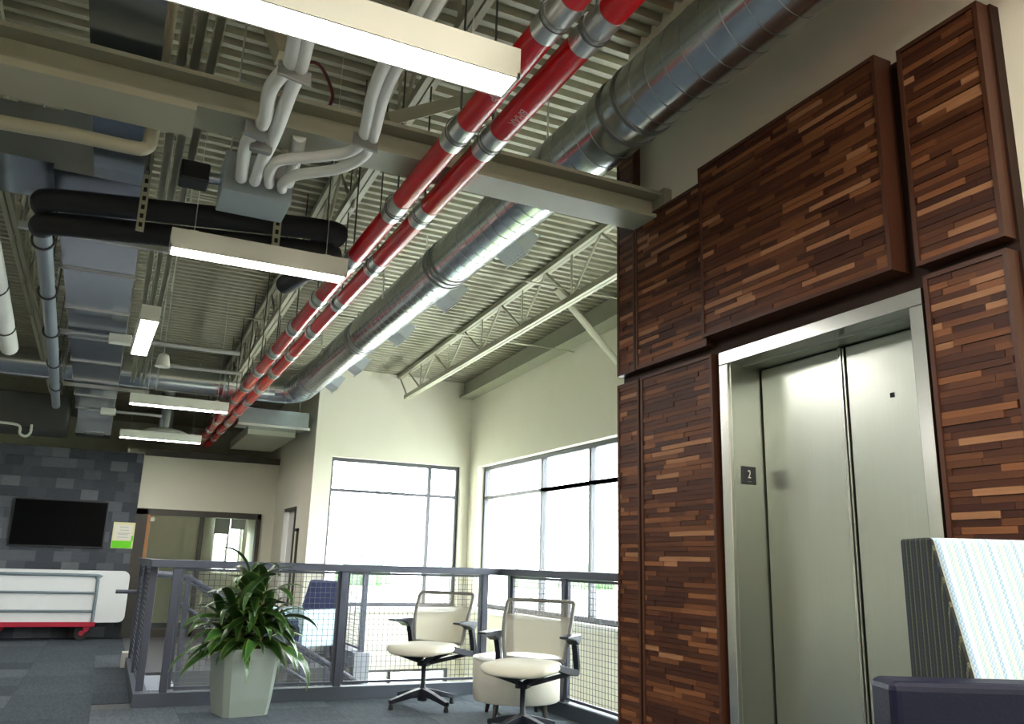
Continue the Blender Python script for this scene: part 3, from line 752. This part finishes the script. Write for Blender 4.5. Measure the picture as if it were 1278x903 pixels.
# ------------------------------------------------------------------ television, poster
tv = empty('television', (-.66, YB-.06, 1.27), 0, 'black flat television hung on the grey tiled wall', 'television')
MB().box((-.63, -.02, 0), (.61, .012, .68)).build('case', 'black_plastic', tv, .006)
MB().box((-.612, -.0225, .022), (.592, -.0205, .664)).build('screen', 'screen', tv)
MB().box((-.2, .012, .2), (.2, .045, .5)).build('mount', 'black_metal', tv)
ps = empty('wall_poster', (.20, YB-.052, 1.28), 0, 'small yellow and green notice on the tiled wall beside the door', 'poster')
MB().box((-.15, -.004, 0), (.15, 0, .385)).build('sheet', 'poster_paper', ps)
MB().box((-.13, -.006, .12), (.12, -.004, .35)).build('print_panel', 'poster_pale', ps)
MB().box((-.145, -.0065, .005), (.13, -.004, .11)).build('green_band', 'poster_green', ps)
MB().box((.115, -.0062, .11), (.145, -.004, .19)).build('green_band', 'poster_green', ps)
for z, a, c in ((.31, -.06, .06), (.265, -.05, .07), (.22, -.09, .09), (.2, -.07, .06), (.16, -.08, .07)):
    MB().box((a, -.0075, z), (c, -.006, z+.008)).build('print_line', 'poster_grey', ps)

# ------------------------------------------------------------------ striped high-back seat
S0 = at(1160, 670, 0, 1.75)      # upper left front corner of the back cushion
sa_ = -.44
hs2 = empty('high_back_seat', (S0.x, S0.y, 0.0), sa_, 'high-back seat in pale striped fabric with navy vinyl arm', 'armchair')
zt = S0.z
TH = .14; BOT = .70; RK = .243     # cushion runs along local +x, front faces -y
wid = .58
def lb(x, t, f):  # t: 0 top..1 bottom ; f 0 front 1 rear
    yfr = -RK*t; yre = TH
    return (x, yfr if f == 0 else yre, zt+(BOT-zt)*t)
def slab(name, x0, x1, mat, inset=0.0, uvf=None):
    m2 = MB(); m2.loft([[lb(x0, 0, 0), lb(x1, 0, 0), lb(x1, 0, 1), lb(x0, 0, 1)], [lb(x0, 1, 0), lb(x1, 1, 0), lb(x1, 1, 1), lb(x0, 1, 1)]][::-1], False)
    return m2.build(name, mat, hs2, .016, 3)
def uv_me(o, fn):
    me = o.data; ul = me.uv_layers.new(name='UVMap')
    for p in me.polygons:
        for li in p.loop_indices: ul.data[li].uv = fn(me.vertices[me.loops[li].vertex_index].co, p.normal)
bk = slab('back_cushion', .006, wid, 'stripe_fabric'); uv_me(bk, lambda c, nrm: (c.x*1.0, c.z))
sd = slab('side_panel', -.004, .010, 'stripe_shaded')
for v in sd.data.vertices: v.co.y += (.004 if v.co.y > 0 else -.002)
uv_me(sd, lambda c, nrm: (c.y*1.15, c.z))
ztop = Zp(1113, 850, 0.0)        # direction only
dd = ray(1113, 850)
tA = 1.88/ Vector((dd.x, dd.y)).length; A = CAMP+dd*tA
inv = Matrix.Rotation(-sa_, 4, 'Z') @ Matrix.Translation((-S0.x, -S0.y, 0))
Al = inv @ A
MB().box((Al.x, Al.y, 0.06), (wid+.04, Al.y+.11, Al.z)).build('front_arm', 'navy_vinyl', hs2, .018, 3)
MB().box((Al.x+.06, Al.y+.11, .18), (wid, TH, .42)).build('seat_cushion', 'navy_vinyl', hs2, .03, 3)
for x in (.05, wid-.05):
    for y_ in (Al.y+.06, TH-.05): MB().tube([(x, y_, .2), (x, y_, 0)], .018, 8).build('leg', 'leg_dark', hs2)

# ------------------------------------------------------------------ roof joists
def joist(X, y0, y1, label, zoff=.40, wob=.93):
    j = empty('roof_joist', (X, y1, deck(y1)-zoff), 0, label, 'joist', 'open web roof joists')
    bt = lambda y: deck(y)-zoff-.0205*min(y1-y, 8); tp = lambda y: deck(y)-.035
    for s in (-1, 1):
        ch(MB().bar((X+s*.022, y0, tp(y0)), (X+s*.022, y1, tp(y1)), .036, .055), 'top_chord', 'joist_paint', j)
        ch(MB().bar((X+s*.022, y0, bt(y0)), (X+s*.022, y1-.35, bt(y1-.35)), .034, .055), 'bottom_chord', 'joist_paint', j)
    n = max(2, int((y1-y0-.4)/wob)); d = (y1-.4-y0)/n
    for i in range(n):
        a = y0+i*d; mid = a+d/2; b_ = a+d
        ch(MB().tube([(X, a, tp(a)-.02), (X, mid, bt(mid)+.02)], .013, 6), 'web', 'joist_paint', j)
        ch(MB().tube([(X, mid, bt(mid)+.02), (X, b_, tp(b_)-.02)], .013, 6), 'web', 'joist_paint', j)
        ch(MB().tube([(X, mid, bt(mid)+.02), (X, mid, tp(mid)-.02)], .010, 6), 'web', 'joist_paint', j)
    ch(MB().tube([(X, y1-.4, bt(y1-.4)), (X, y1, tp(y1))], .013, 6), 'end_web', 'joist_paint', j)
    return j
joist(3.56, YE+.02, YF-.01, 'open web steel joist near the window wall, clear of the silver duct')
joist(1.24, -3.9, 13.9, 'open web steel joist running over the red pipes')
joist(-.95, -3.9, 16.5, 'open web steel joist to the outer side of the rectangular duct', )
joist(-3.1, -3.9, 16.5, 'open web steel joist over the carpet, farthest from the elevator')
br = empty('knee_brace', (XR-.1, 7, 3.5), 0, 'olive diagonal brace between joist and window wall', 'brace')
pA = Xp(694, 360, 3.58); pB = Xp(800, 487, XR)
ch(MB().tube([pA, pB], .035, 10), 'tube', 'joist_paint', br)
for i, yv in enumerate((4.6, 6.3, 8.0)):
    tag(MB().tube([(1.24, yv, deck(yv)-.40), (XR-.16, yv, deck(yv)-.40)], .008, 6).build('bridging_rod', 'joist_paint'), 'thin bridging rod between the roof joists', 'rod', 'bridging rods')
for i, yv in enumerate((5.9, 8.5)):
    tag(MB().tube([(-3.1, yv, deck(yv)-.40), (1.24, yv, deck(yv)-.40)], .008, 6).build('bridging_rod', 'joist_paint'), 'thin bridging rod between the roof joists', 'rod', 'bridging rods')

# ------------------------------------------------------------------ round duct with elbow
DX, DZ, DR, DYE = 2.055, 3.40, 0.177, 10.80
ER = .36
du = empty('spiral_duct', (DX, 2, DZ), 0, 'large round galvanized spiral duct running along the wood panelled wall', 'duct')
def along(y): return Vector((DX, y, DZ))
path = [along(-3.9+i*.05*6) for i in range(0, 49)] + [along(DYE)]
path = [p for p in path if p.y <= DYE-.01] + [along(DYE)]
ch(MB().tube(path, DR, 48), 'duct_body', 'galvanized', du)
# spiral lock seam
sm_ = MB(); pts = []; pitch = .125; y = -3.0; a = 0
while y < DYE:
    pts.append((DX+(DR+.001)*math.cos(a), y, DZ+(DR+.001)*math.sin(a))); a += 2*PI/28; y += pitch/28
ch(sm_.tube(pts, .0022, 4), 'spiral_seam', 'seam_steel', du)
for yv in (1.0, 2.95, 3.08, 5.42, 5.5, 5.58, 7.78, 7.86, 7.94, 10.15):
    rg = [(DX+(DR+.007)*math.cos(2*PI*k/40), DZ+(DR+.007)*math.sin(2*PI*k/40)) for k in range(40)]
    ch(MB().loft([[(p[0], yv-.012, p[1]) for p in rg], [(p[0], yv+.012, p[1]) for p in rg]], True), 'joint_band', 'seam_steel', du)
# gored elbow to -x
ge = [Vector((DX-ER+ER*math.cos(t), DYE+ER*math.sin(t), DZ)) for t in [PI/2*i/5 for i in range(6)]]
for i in range(5):
    a_, b_ = ge[i], ge[i+1]; d = (b_-a_).normalized()*.02
    o = ch(MB().tube([a_-d, b_+d], DR+.002+.004*(i % 2), 40, cap=False), 'elbow_gore', 'galvanized', du)
XC = DYE+ER
CDS = []
for (xa, xb, lab) in ((DX-ER+.02, -.13, 'round galvanized duct linking the elbow with the rectangular duct'), (-.62, -5.9, 'round galvanized duct leaving the rectangular duct over the tiled wall side')):
    cd_ = empty('cross_duct', ((xa+xb)/2, XC, DZ), 0, lab, 'duct'); CDS.append(cd_)
    ch(MB().tube([(xa, XC, DZ), ((xa+xb)/2, XC, DZ), (xb, XC, DZ)], DR, 40), 'duct_body', 'galvanized', cd_)
for x in (1.1, .3, -.75, -1.5, -2.4): 
    cd_ = CDS[0] if x > 0 else CDS[1]
    rg = [(XC+(DR+.006)*math.cos(2*PI*k/32), DZ+(DR+.006)*math.sin(2*PI*k/32)) for k in range(32)]
    ch(MB().loft([[(x-.01, p[0], p[1]) for p in rg], [(x+.01, p[0], p[1]) for p in rg]], True), 'joint_band', 'zinc', cd_)
# side outlets on the duct
for px, py in ((645, 318), (562, 378), (500, 432), (447, 462), (417, 488)):
    p = Xp(px, py, DX+.18); yv = p.y
    gr = MB(); c0 = Vector((DX+.15, yv, DZ-.095)); n_ = Vector((.85, 0, -.527)); u = Vector((0, 1, 0)); v = n_.cross(u).normalized()
    rr = lambda c, w_, h_: [c-u*w_-v*h_, c+u*w_-v*h_, c+u*w_+v*h_, c-u*w_+v*h_]
    gr.loft([rr(c0-n_*.03, .15, .075), rr(c0+n_*.085, .15, .075)], False, cap=False); gr.loft([rr(c0+n_*.085, .165, .09), rr(c0+n_*.092, .165, .09)], False, cap=False)
    g_ = ch(gr, 'side_outlet', 'outlet_steel', du)
    for k in (-.1, -.05, 0, .05, .1):
        o = MB().bar(c0+n_*.075+u*k-v*.075, c0+n_*.075+u*k+v*.075, .004, .03, n_).build('louvre', 'galv_flat'); o.parent = g_
    o = MB().add(rr(c0+n_*.03, .148, .073), [(0, 1, 2, 3)]).build('damper', 'black_gap'); o.parent = g_
for yv in (2.2, 4.3, 6.6, 8.9):
    o = ch(MB().tube([(DX-DR-.01, yv, DZ), (DX-DR-.01, yv, deck(yv))], .006, 6), 'hanger_rod', 'zinc', du)
    ch(MB().tube([(DX+DR+.01, yv, DZ), (DX+DR+.01, yv, deck(yv))], .006, 6), 'hanger_rod', 'zinc', du)

# plenum below the elbow, with branch
pn = empty('plenum_box', (1.6, 11.6, 2.9), 0, 'galvanized rectangular plenum under the elbow of the round duct', 'duct')
ch(MB().box((1.36, 11.30, 2.93), (2.28, 11.75, 3.15)), 'casing', 'galv_flat', pn)
for x_ in (1.45, 2.2): ch(MB().tube([(x_, 11.6, 3.15), (x_, 11.6, deck(11.6))], .006, 6), 'hanger_rod', 'zinc', pn)
ch(MB().box((1.55, 11.75, 2.86), (2.2, 13.6, 2.98)), 'branch', 'steel_paint', pn)
ch(MB().box((1.35, 11.28, 2.91), (2.3, 11.30, 2.94)), 'flange', 'zinc', pn)

# ------------------------------------------------------------------ rectangular duct
rd = empty('rectangular_duct', (-.3, 6, 3.1), 0, 'long rectangular galvanized duct hung over the carpet, stepped wider beyond the cross beam', 'duct')
RZ = 3.12
ch(MB().prism([(-.32, -3.9), (-.065, -3.9), (-.055, 4.55), (-.32, 4.55)], RZ+.06, RZ+.40), 'near_section', 'galv_flat', rd)
ch(MB().prism([(-.50, 4.55), (-.05, 4.55), (-.165, 13.2), (-.63, 13.2)], RZ, RZ+.42), 'far_section', 'galv_flat', rd)
ch(MB().prism([(-2.6, 4.62), (-.48, 4.62), (-.48, 5.15), (-2.6, 5.15)], RZ+.06, RZ+.36), 'branch', 'galv_flat', rd)
for i, yv in enumerate((2.55, 5.15, 6.2, 7.25, 8.3, 9.35, 10.4, 11.45, 12.5)):
    k = (yv-4.55)/8.65
    x0, x1 = (-.34, -.05) if yv < 4.5 else (-.50-.13*k-.012, -.05-.115*k+.012)
    z0 = RZ+.06 if yv < 4.5 else RZ
    f = MB(); f.box((x0, yv-.014, z0-.014), (x1, yv+.014, z0)); f.box((x0-.001, yv-.014, z0), (x0+.012, yv+.014, z0+.42)); f.box((x1-.012, yv-.014, z0), (x1, yv+.014, z0+.42))
    ch(f, 'flange', 'zinc', rd)
ch(MB().box((-.62, 13.2, 2.86), (-.16, 13.6, 3.50)), 'drop_box', 'galv_flat', rd)
ch(MB().box((-.48, 13.0, 2.85), (-.25, 13.22, 2.87)), 'grille', 'zinc', rd)
for yv in (5.4, 8.0, 10.6):
    hz_ = MB().box((-.72, yv-.02, RZ-.055), (.22, yv+.02, RZ-.015)); ch(hz_, 'trapeze', 'zinc', rd)
    for x in (-.70, .20): ch(MB().tube([(x, yv, RZ-.055), (x, yv, deck(yv))], .006, 6), 'hanger_rod', 'zinc', rd)

# ------------------------------------------------------------------ struts beside the rectangular duct
STR = [(.02, 3.26), (.075, 3.30), (.14, 3.28)]
for i, (x, z) in enumerate(STR):
    s = empty('strut_channel', (x, 4, z), 0, ['slim steel strut channel right against the rectangular duct', 'slim steel strut channel in the middle of three beside the rectangular duct', 'slim steel strut channel outermost of three, towards the red pipes'][i], 'strut', 'strut channels')
    ch(MB().box((x-.018, -1.5, z), (x+.018  , 10.85, z+.006)), 'channel_web', 'joist_paint', s)
    for sx in (-1, 1): ch(MB().box((x+sx*.018-.003, -1.5, z-.03), (x+sx*.018+.003  , 10.85, z)), 'channel_flange', 'joist_paint', s)

# ------------------------------------------------------------------ red pipe pair
PZ = 2.95
def red_pipe(X, label, txt, ty):
    p = empty('red_pipe', (X, 2, PZ), 0, label, 'pipe')
    ch(MB().tube([(X, -3.9, PZ), (X, 2, PZ), (X, 7, PZ), (X, YB-.02, PZ)], .052, 24), 'pipe_body', 'red_paint', p)
    y = 2.06
    while y < 13.9:
        c = ch(MB().tube([(X, y-.10, PZ), (X, y+.10, PZ)], .0545, 24), 'coupling', 'zinc', p)
        rb = MB().tube([(X, y-.005, PZ), (X, y+.005, PZ)], .0565, 24).build('clamp_band', 'grey_clamp'); rb.parent = c
        if abs(y-XC) > .25: ch(MB().tube([(X, y, PZ+.058), (X, y, deck(y)-.005)], .005, 6), 'hanger_rod', 'dark_steel', p)
        ch(MB().tube([(X+.0585*math.cos(a), y+.02, PZ+.0585*math.sin(a)+.02*max(0, math.sin(a))) for a in [2*PI*k/20 for k in range(21)]], .0025, 6), 'clevis', 'dark_steel', p)
        y += .85
    # stencil on the underside facing the camera
    bpy.context.view_layer.update()
    n_ = (Vector((-.35, -.0, -.94))).normalized(); xd = Vector((0, 1, 0)); yd = n_.cross(xd)
    c = Vector((X, ty, PZ)) + n_*.0526
    mw = Matrix(((xd.x, yd.x, n_.x, c.x), (xd.y, yd.y, n_.y, c.y), (xd.z, yd.z, n_.z, c.z), (0, 0, 0, 1)))
    o = text_mesh(txt, .045, 'print_pink', 'stencil', mw, p)
    return p
red_pipe(1.105, 'red painted pipe nearer the hanging lights', 'WMP', 2.50)
red_pipe(1.252, 'red painted pipe nearer the round silver duct', 'BMAR', 2.62)

# ------------------------------------------------------------------ hanging linear lights
def linear_light(xc, yc, zb, L, rz, label, hw=.065, hh=.105):
    l = empty('linear_light', (xc, yc, zb), rz, label, 'light', 'hanging linear lights')
    m2 = MB()
    m2.box((-L/2, -hw, .018), (L/2, hw, hh)); m2.box((-L/2, -hw, 0), (L/2, -hw+.008, .018)); m2.box((-L/2, hw-.008, 0), (L/2, hw, .018))
    m2.box((-L/2, -hw, 0), (-L/2+.01, hw, .018)); m2.box((L/2-.01, -hw, 0), (L/2, hw, .018))
    m2.build('housing', 'fixture_white', l)
    MB().box((-L/2+.010, -hw+.008, .002), (L/2-.010, hw-.008, .012)).build('lens', 'lamp_lens', l)
    for s in (-1, 1):
        MB().tube([(s*L*.38, 0, hh), (s*L*.38, 0, deck(yc)-zb-(.03 if rz else .008))], .0025, 5).build('suspension_cable', 'zinc', l)
        MB().box((s*L*.38-.02, -.02, hh), (s*L*.38+.02, .02, hh+.02)).build('cable_grip', 'zinc', l)
    return l
LZ = 2.70
linear_light(.40, 2.16, LZ, 1.18, 0, 'hanging linear light crossing the white wrapped pipes')
linear_light(.54, 4.30, LZ, .90, 0, 'hanging linear light in front of the black insulated pipes')
linear_light(.50, 9.20, LZ, .97, 0, 'hanging linear light below the cross duct, in front of the round diffuser')
linear_light(.47, 12.02, LZ, 1.02, 0, 'hanging linear light closest to the glazed door wall')
linear_light(.0475, 6.3, LZ, 1.1, PI/2+.03, 'hanging linear light turned lengthwise beside the rectangular duct', hw=.06)
for yv in (-2.2, 0.0):  # extra linear lights out of view, added to light the room
    linear_light(.5, yv, LZ, 1.2, 0, 'added hanging linear light behind the seating area, out of view')
for yv in (1.5, 6.0, 10.5): linear_light(-3.4, yv, LZ, 1.2, 0, 'added hanging linear light over the far side of the carpet, out of view')

# ------------------------------------------------------------------ black insulated pipe pair
for i, (dz, dy) in enumerate(((0.02, 0), (-.08, .10))):
    a = Vector((-.545, 4.72+dy, 3.0+dz)); b_ = Vector((.88, 4.42+dy, 3.0+dz))
    q = empty('insulated_pipe', a, 0, ['upper', 'lower'][i] + ' black foam insulated pipe hung across in front of the rectangular duct', 'pipe')
    ch(MB().tube(bez([a+Vector((0, .22-.08*i, .02)), a+Vector((0, .08, 0)), a+Vector((.08, 0, 0)), (a+b_)/2, b_, b_+Vector((.08, .06, 0)), b_+Vector((.07, .2, .02)), b_+Vector((-.05, .75, .02))], 5), .062, 14), 'foam_sleeve', 'black_foam', q)
for x in (-.06, .62):
    y_ = 4.72-.3*(x+.545)/1.525
    s = empty('slotted_strut', (x, y_-.08, 2.86), 0, 'perforated steel hanger strut on the black pipes ' + ('below the rectangular duct edge' if x < 0 else 'below the blue grey box'), 'strut', 'slotted hanger struts')
    ch(MB().box((x-.02, y_-.105, 2.86), (x+.02, y_-.085, deck(y_))), 'channel', 'joist_paint', s)
    for k in range(7): ch(MB().box((x-.009, y_-.107, 2.88+k*.05), (x+.009, y_-.1045, 2.905+k*.05)), 'slot', 'black_gap', s)

# grey-blue pipe with clamps
gp = empty('steel_pipe', (-.56, 5, 3.0), 0, 'blue grey steel pipe with black ring clamps running back beside the rectangular duct', 'pipe')
ch(MB().tube([(-.56, 5.02, 2.98), (-.66, 8, 2.98), (-.80, 11.6, 2.98)], .048, 14), 'pipe_body', 'pipe_blue', gp)
for yv in (5.3, 6.4, 7.6, 8.9, 10.2):
    x = -.555-.105*(yv-4.85)/3.15
    ch(MB().tube([(x+.06*math.cos(a), yv, 2.98+.06*math.sin(a)) for a in [2*PI*k/18 for k in range(19)]], .008, 6), 'ring_clamp', 'dark_steel', gp)
    ch(MB().tube([(x, yv, 3.04), (x, yv, deck(yv))], .004, 5), 'hanger_rod', 'dark_steel', gp)

# white wrapped pipe at the frame edge
wp = empty('wrapped_pipe', (-.72, 5, 3.0), 0, 'white wrapped pipe run at the outer side of the blue grey pipe', 'pipe')
ch(MB().tube(bez([(-.82, 4.0, 2.98), (-.84, 4.6, 2.97), (-.90, 6, 2.97), (-1.02, 8.4, 2.97)], 4), .075, 14), 'sleeve', 'white_wrap', wp)
for yv in (5.2, 6.4, 7.6): ch(MB().tube([(-.857-.048*(yv-5)+.08*math.cos(a), yv, 2.97+.08*math.sin(a)) for a in [2*PI*k/18 for k in range(19)]], .007, 6), 'strap', 'dark_steel', wp)

# ------------------------------------------------------------------ control box and white insulated lines
bx_ = empty('equipment_box', (.43, 3.9, 2.98), 0, 'blue grey sheet metal box fed by white insulated lines', 'box')
bf = Zp(277, 236, 2.97); bf2 = Zp(366, 250, 2.97); bb = Zp(265, 262, 2.97)
ch(MB().box((bf.x, bf.y, 2.97), (bf2.x, bb.y, 3.19)), 'casing', 'box_steel', bx_, bevel=.006)
ch(MB().box((bf.x-.20, bf.y+.06, 3.02), (bf.x-.06, bf.y+.2, 3.12)), 'actuator', 'black_plastic', bx_, bevel=.01)
ch(MB().tube([(bf.x-.06, bf.y+.14, 3.08), (bf.x, bf.y+.14, 3.08)], .03, 10), 'stub', 'galv_flat', bx_)
for x in (bf.x+.03, bf2.x-.03): ch(MB().tube([(x, bf.y+.12, 3.19), (x, bf.y+.12, deck(bf.y))], .005, 5), 'hanger_rod', 'zinc', bx_)
ZW = 2.93
def line(pts, r, label):
    q = [Zp(a, b_, z) for a, b_, z in pts]
    o = empty('insulated_line', q[-1], 0, label, 'pipe', 'white insulated lines')
    ch(MB().tube(bez(q, 5), r, 12), 'sleeve', 'white_wrap', o); return o, q
A1, qA = line([(392, -60, ZW), (372, 30, ZW), (362, 78, ZW), (338, 110, ZW), (330, 150, ZW), (308, 178, ZW), (301, 222, 3.03)], .029, 'white insulated line curving down to the box, farther from the red pipes')
A2, _ = line([(412, -55, ZW), (386, 35, ZW), (374, 85, ZW), (360, 120, ZW), (344, 165, ZW), (330, 195, ZW), (318, 226, 3.03)], .029, 'white insulated line strapped beside the first, ending in the box')
B1, qB = line([(560, -60, ZW), (520, 15, ZW), (485, 70, ZW), (466, 115, ZW), (455, 165, ZW), (441, 187, ZW), (400, 195, ZW), (350, 200, ZW), (337, 213, ZW), (336, 230, 3.03)], .025, 'white insulated line bending sharply along the box, upper of the pair')
B2, _ = line([(575, -55, ZW), (535, 20, ZW), (498, 78, ZW), (478, 122, ZW), (465, 172, ZW), (452, 196, ZW), (420, 211, ZW), (372, 218, ZW), (354, 228, ZW), (352, 236, 3.03)], .025, 'white insulated line bending sharply along the box, lower of the pair')
def clamp(par, px, py, w_, h_, rot):
    c = Zp(px, py, ZW-.03); d = Vector((math.cos(rot), math.sin(rot), 0))
    ch(MB().bar(c-d*w_/2, c+d*w_/2, h_, .06), 'pipe_clamp', 'grey_clamp', par, bevel=.005)
clamp(A1, 318, 163, .10, .035, .35); clamp(A1, 326, 182, .09, .035, .1); clamp(A1, 368, 92, .13, .012, .25); clamp(B1, 456, 178, .12, .012, .3)
ol, _ = line([(374, 170, 2.99), (368, 200, 2.99), (360, 228, 3.05)], .03, 'short white insulated stub rising behind the box')

# pale pipe with elbow below the cross beam
cp = empty('conduit_elbow', Zp(165, 182, 2.88), 0, 'pale conduit turning up beneath the cross beam', 'conduit')
q = [Zp(-60, 138, 2.88), Zp(0, 152, 2.88), Zp(90, 168, 2.88), Zp(160, 183, 2.88), Zp(182, 184, 2.90), Zp(184, 183, 2.90)+Vector((.01, .0, .08)), Zp(184, 183, 2.90)+Vector((.01, 0, .5)), Zp(184, 183, 2.90)+Vector((.01, 0, 1.1))]
ch(MB().tube(bez(q, 5), .030, 12), 'pipe_body', 'joist_paint', cp)

# conduits across the ceiling with junction boxes
for i, (pa, pb, z) in enumerate((((88, 414), (300, 440), 3.02), ((110, 510), (200, 524), 3.0), ((205, 455), (300, 468), 3.2))):
    a, b_ = Zp(*pa, z), Zp(*pb, z); b_.y = a.y
    c = empty('conduit', a, 0, ['grey conduit crossing under the rectangular duct with a white junction box', 'grey conduit low at the far end of the rectangular duct with a junction box', 'thin grey conduit behind the bell lamp'][i], 'conduit')
    ch(MB().tube([a, b_], .022, 10), 'tube', 'zinc', c)
    if i < 2:
        jx = Zp(*((150, 424) if i == 0 else (135, 517)), z).x
        ch(MB().box((jx-.09, a.y-.05, z-.05), (jx+.09, a.y+.05, z+.03)), 'junction_box', 'fixture_white', c, bevel=.006)
# coiled sensor cables
for i, (x, y_, z) in enumerate(((.16, 5.4, 2.82),)):
    tag(MB().tube([(x, y_, 2.82), (x+.01, y_, 3.3), (x+.02, y_, deck(y_))], .004, 6).build('power_cord', 'fixture_white'), 'white cord dropping to the lengthwise hanging light', 'cord')

# bell shaped lamp
bl = empty('bell_lamp', Zp(203, 455, 2.98), 0, 'small white bell shaped pendant between the cross duct and the lengthwise light', 'lamp')
MB().lathe([(.07, -.02), (.066, .0), (.053, .07), (.045, .10), (.015, .115)], n=20).build('shade', 'fixture_white', bl)
MB().tube([(0, 0, .11), (0, 0, deck(8)-2.98)], .006, 6).build('stem', 'zinc', bl)

# unseen bell lamps behind the camera, added to light panels, wall and seat
for (x, y_) in ((.35, -.7), (1.35, .0), (1.3, -3.0)):
    b2 = empty('added_bell_lamp', (x, y_, 3.45), 0, 'large white bell lamp out of view, added to light the panels and seat', 'lamp', 'added bell lamps behind the camera')
    MB().lathe([(.02, .285), (.11, .265), (.178, .19), (.245, .005), (.26, 0), (.25, .02), (.19, .2), (.12, .28), (.04, .31)], n=24).build('shade', 'fixture_white', b2)
    MB().lathe([(.01, .012), (.235, .012), (.235, .02), (.01, .02)], n=24).build('lens', 'added_bell_lens', b2)
    MB().tube([(0, 0, .31), (0, 0, deck(y_)-3.46)], .008, 6).build('stem', 'zinc', b2)

# vertical drop with round diffuser
dfp = Zp(205, 541, 2.87)
df = empty('round_diffuser', dfp, 0, 'round white ceiling diffuser on a galvanized drop below the cross duct', 'diffuser')
MB().lathe([(.10, .06), (.10, deck(dfp.y)-dfp.z-.005)], n=20).build('drop_duct', 'galvanized', df)
MB().lathe([(.30, -.02), (.33, 0), (.24, .05), (.10, .08)], n=32).build('cone', 'fixture_white', df)
MB().lathe([(.20, -.035), (.215, -.02), (.10, .01)], n=28).build('inner_ring', 'fixture_white', df)

# trays, flat steel and odds above the far wall
tag(MB().box((-2.3, 12.7, 2.80), (-.72, 13.5, 3.3)).build('air_handler', 'dark_steel', None, .02), 'dark air handling unit hung over the tiled wall', 'air handler')
jt = empty('trap_pipe', (-1.2, 12.9, 2.72), 0, 'small white looped drain pipe under the dark air handler', 'pipe')
ch(MB().tube(bez([(-1.6, 12.66, 2.85), (-1.28, 12.66, 2.83), (-1.24, 12.66, 2.72), (-1.17, 12.66, 2.69), (-1.12, 12.66, 2.74), (-1.12, 12.66, 2.85)], 5), .018, 10), 'pipe_body', 'fixture_white', jt)

cc = Zp(388, 112, 3.28)
tag(MB().tube([cc+Vector((.10*math.cos(a), .02*math.sin(3*a), .13*math.sin(a))) for a in [2*PI*k/28 for k in range(29)]], .008, 6).build('cable_coil', 'coil_red'), 'dark red coiled cable hanging behind the white wrapped lines', 'cable')
# diagonal struts near the top of the frame
for i, (pa, za, pb, zb) in enumerate((((480, 150), 3.2, (600, 120), 3.75), ((335, 20), 3.5, (355, 75), 3.1))):
    a, b_ = Zp(*pa, za), Zp(*pb, zb)
    tag(MB().bar(a, b_, .06, .06).build('diagonal_strut', ['steel_paint', 'joist_paint'][i]), ['dark angled steel strut behind the white lines near the red pipes', 'pale angled strut behind the white lines above the box'][i], 'strut')

# ------------------------------------------------------------------ outside
struct(box('ground', (-60, -60, -4.2), (120, 160, -3.7), 'grass'))
struct(box('ground_low_bounce', (-60, -60, -3.7), (2.3, 60, -3.66), 'low_bounce'))  # dark ground added to cut light bouncing up to the deck
ob = empty('low_building', (20, 30, -.9), 0, 'white flat roofed wing seen beyond the windows', 'building')
ch(MB().box((7.5, -10, -3.7), (60, 60, -.55)), 'low_bounce_roof', 'roof_low_bounce', ob)  # outer roof coloured darker so less light bounces onto the deck
ch(MB().box((5.2, -10, -3.7), (7.5, 60, -.55)), 'bounce_strip', 'roof_white', ob)  # white strip by the windows, added to bounce light onto the deck
ch(MB().box((40, -10, -.55), (40.3, 60, .1)), 'parapet', 'roof_white', ob)
ru = empty('rooftop_unit', Yp(541, 735, 17), 0, 'grey rooftop vent unit outside the window', 'vent')
c0 = Yp(541, 735, 17)
MB().box((-.14, 0, -.8), (.14, .3, .38)).build('housing', 'unit_grey', ru)
MB().box((-.10, .05, .38), (.10, .25, 1.1)).build('stack', 'unit_grey', ru)
rt_ = random.Random(4)
for i in range(16):
    x = 6+i*8; y_ = 75+rt_.uniform(-4, 4) if i < 9 else 66-(i-9)*9; x = x if i < 9 else 78
    tr = empty('tree', (x, y_, -3.7), 0, 'distant rounded green tree beyond the white roof', 'tree', 'distant trees')
    m2 = MB(); hgt = rt_.uniform(3.6, 4.6); rings = []
    for j in range(7):
        ph = -PI/2+PI*j/6
        rings.append([(math.cos(ph)*2.6*(1+.25*rt_.random())*math.cos(2*PI*k/10), math.cos(ph)*2.6*(1+.25*rt_.random())*math.sin(2*PI*k/10), hgt-1.6+2.3*math.sin(ph)+.3*rt_.random()) for k in range(10)])
    m2.loft(rings, True).build('crown', 'tree_green', tr)
    MB().tube([(0, 0, 0), (0, 0, hgt-2)], .2, 6).build('trunk', 'cane', tr)
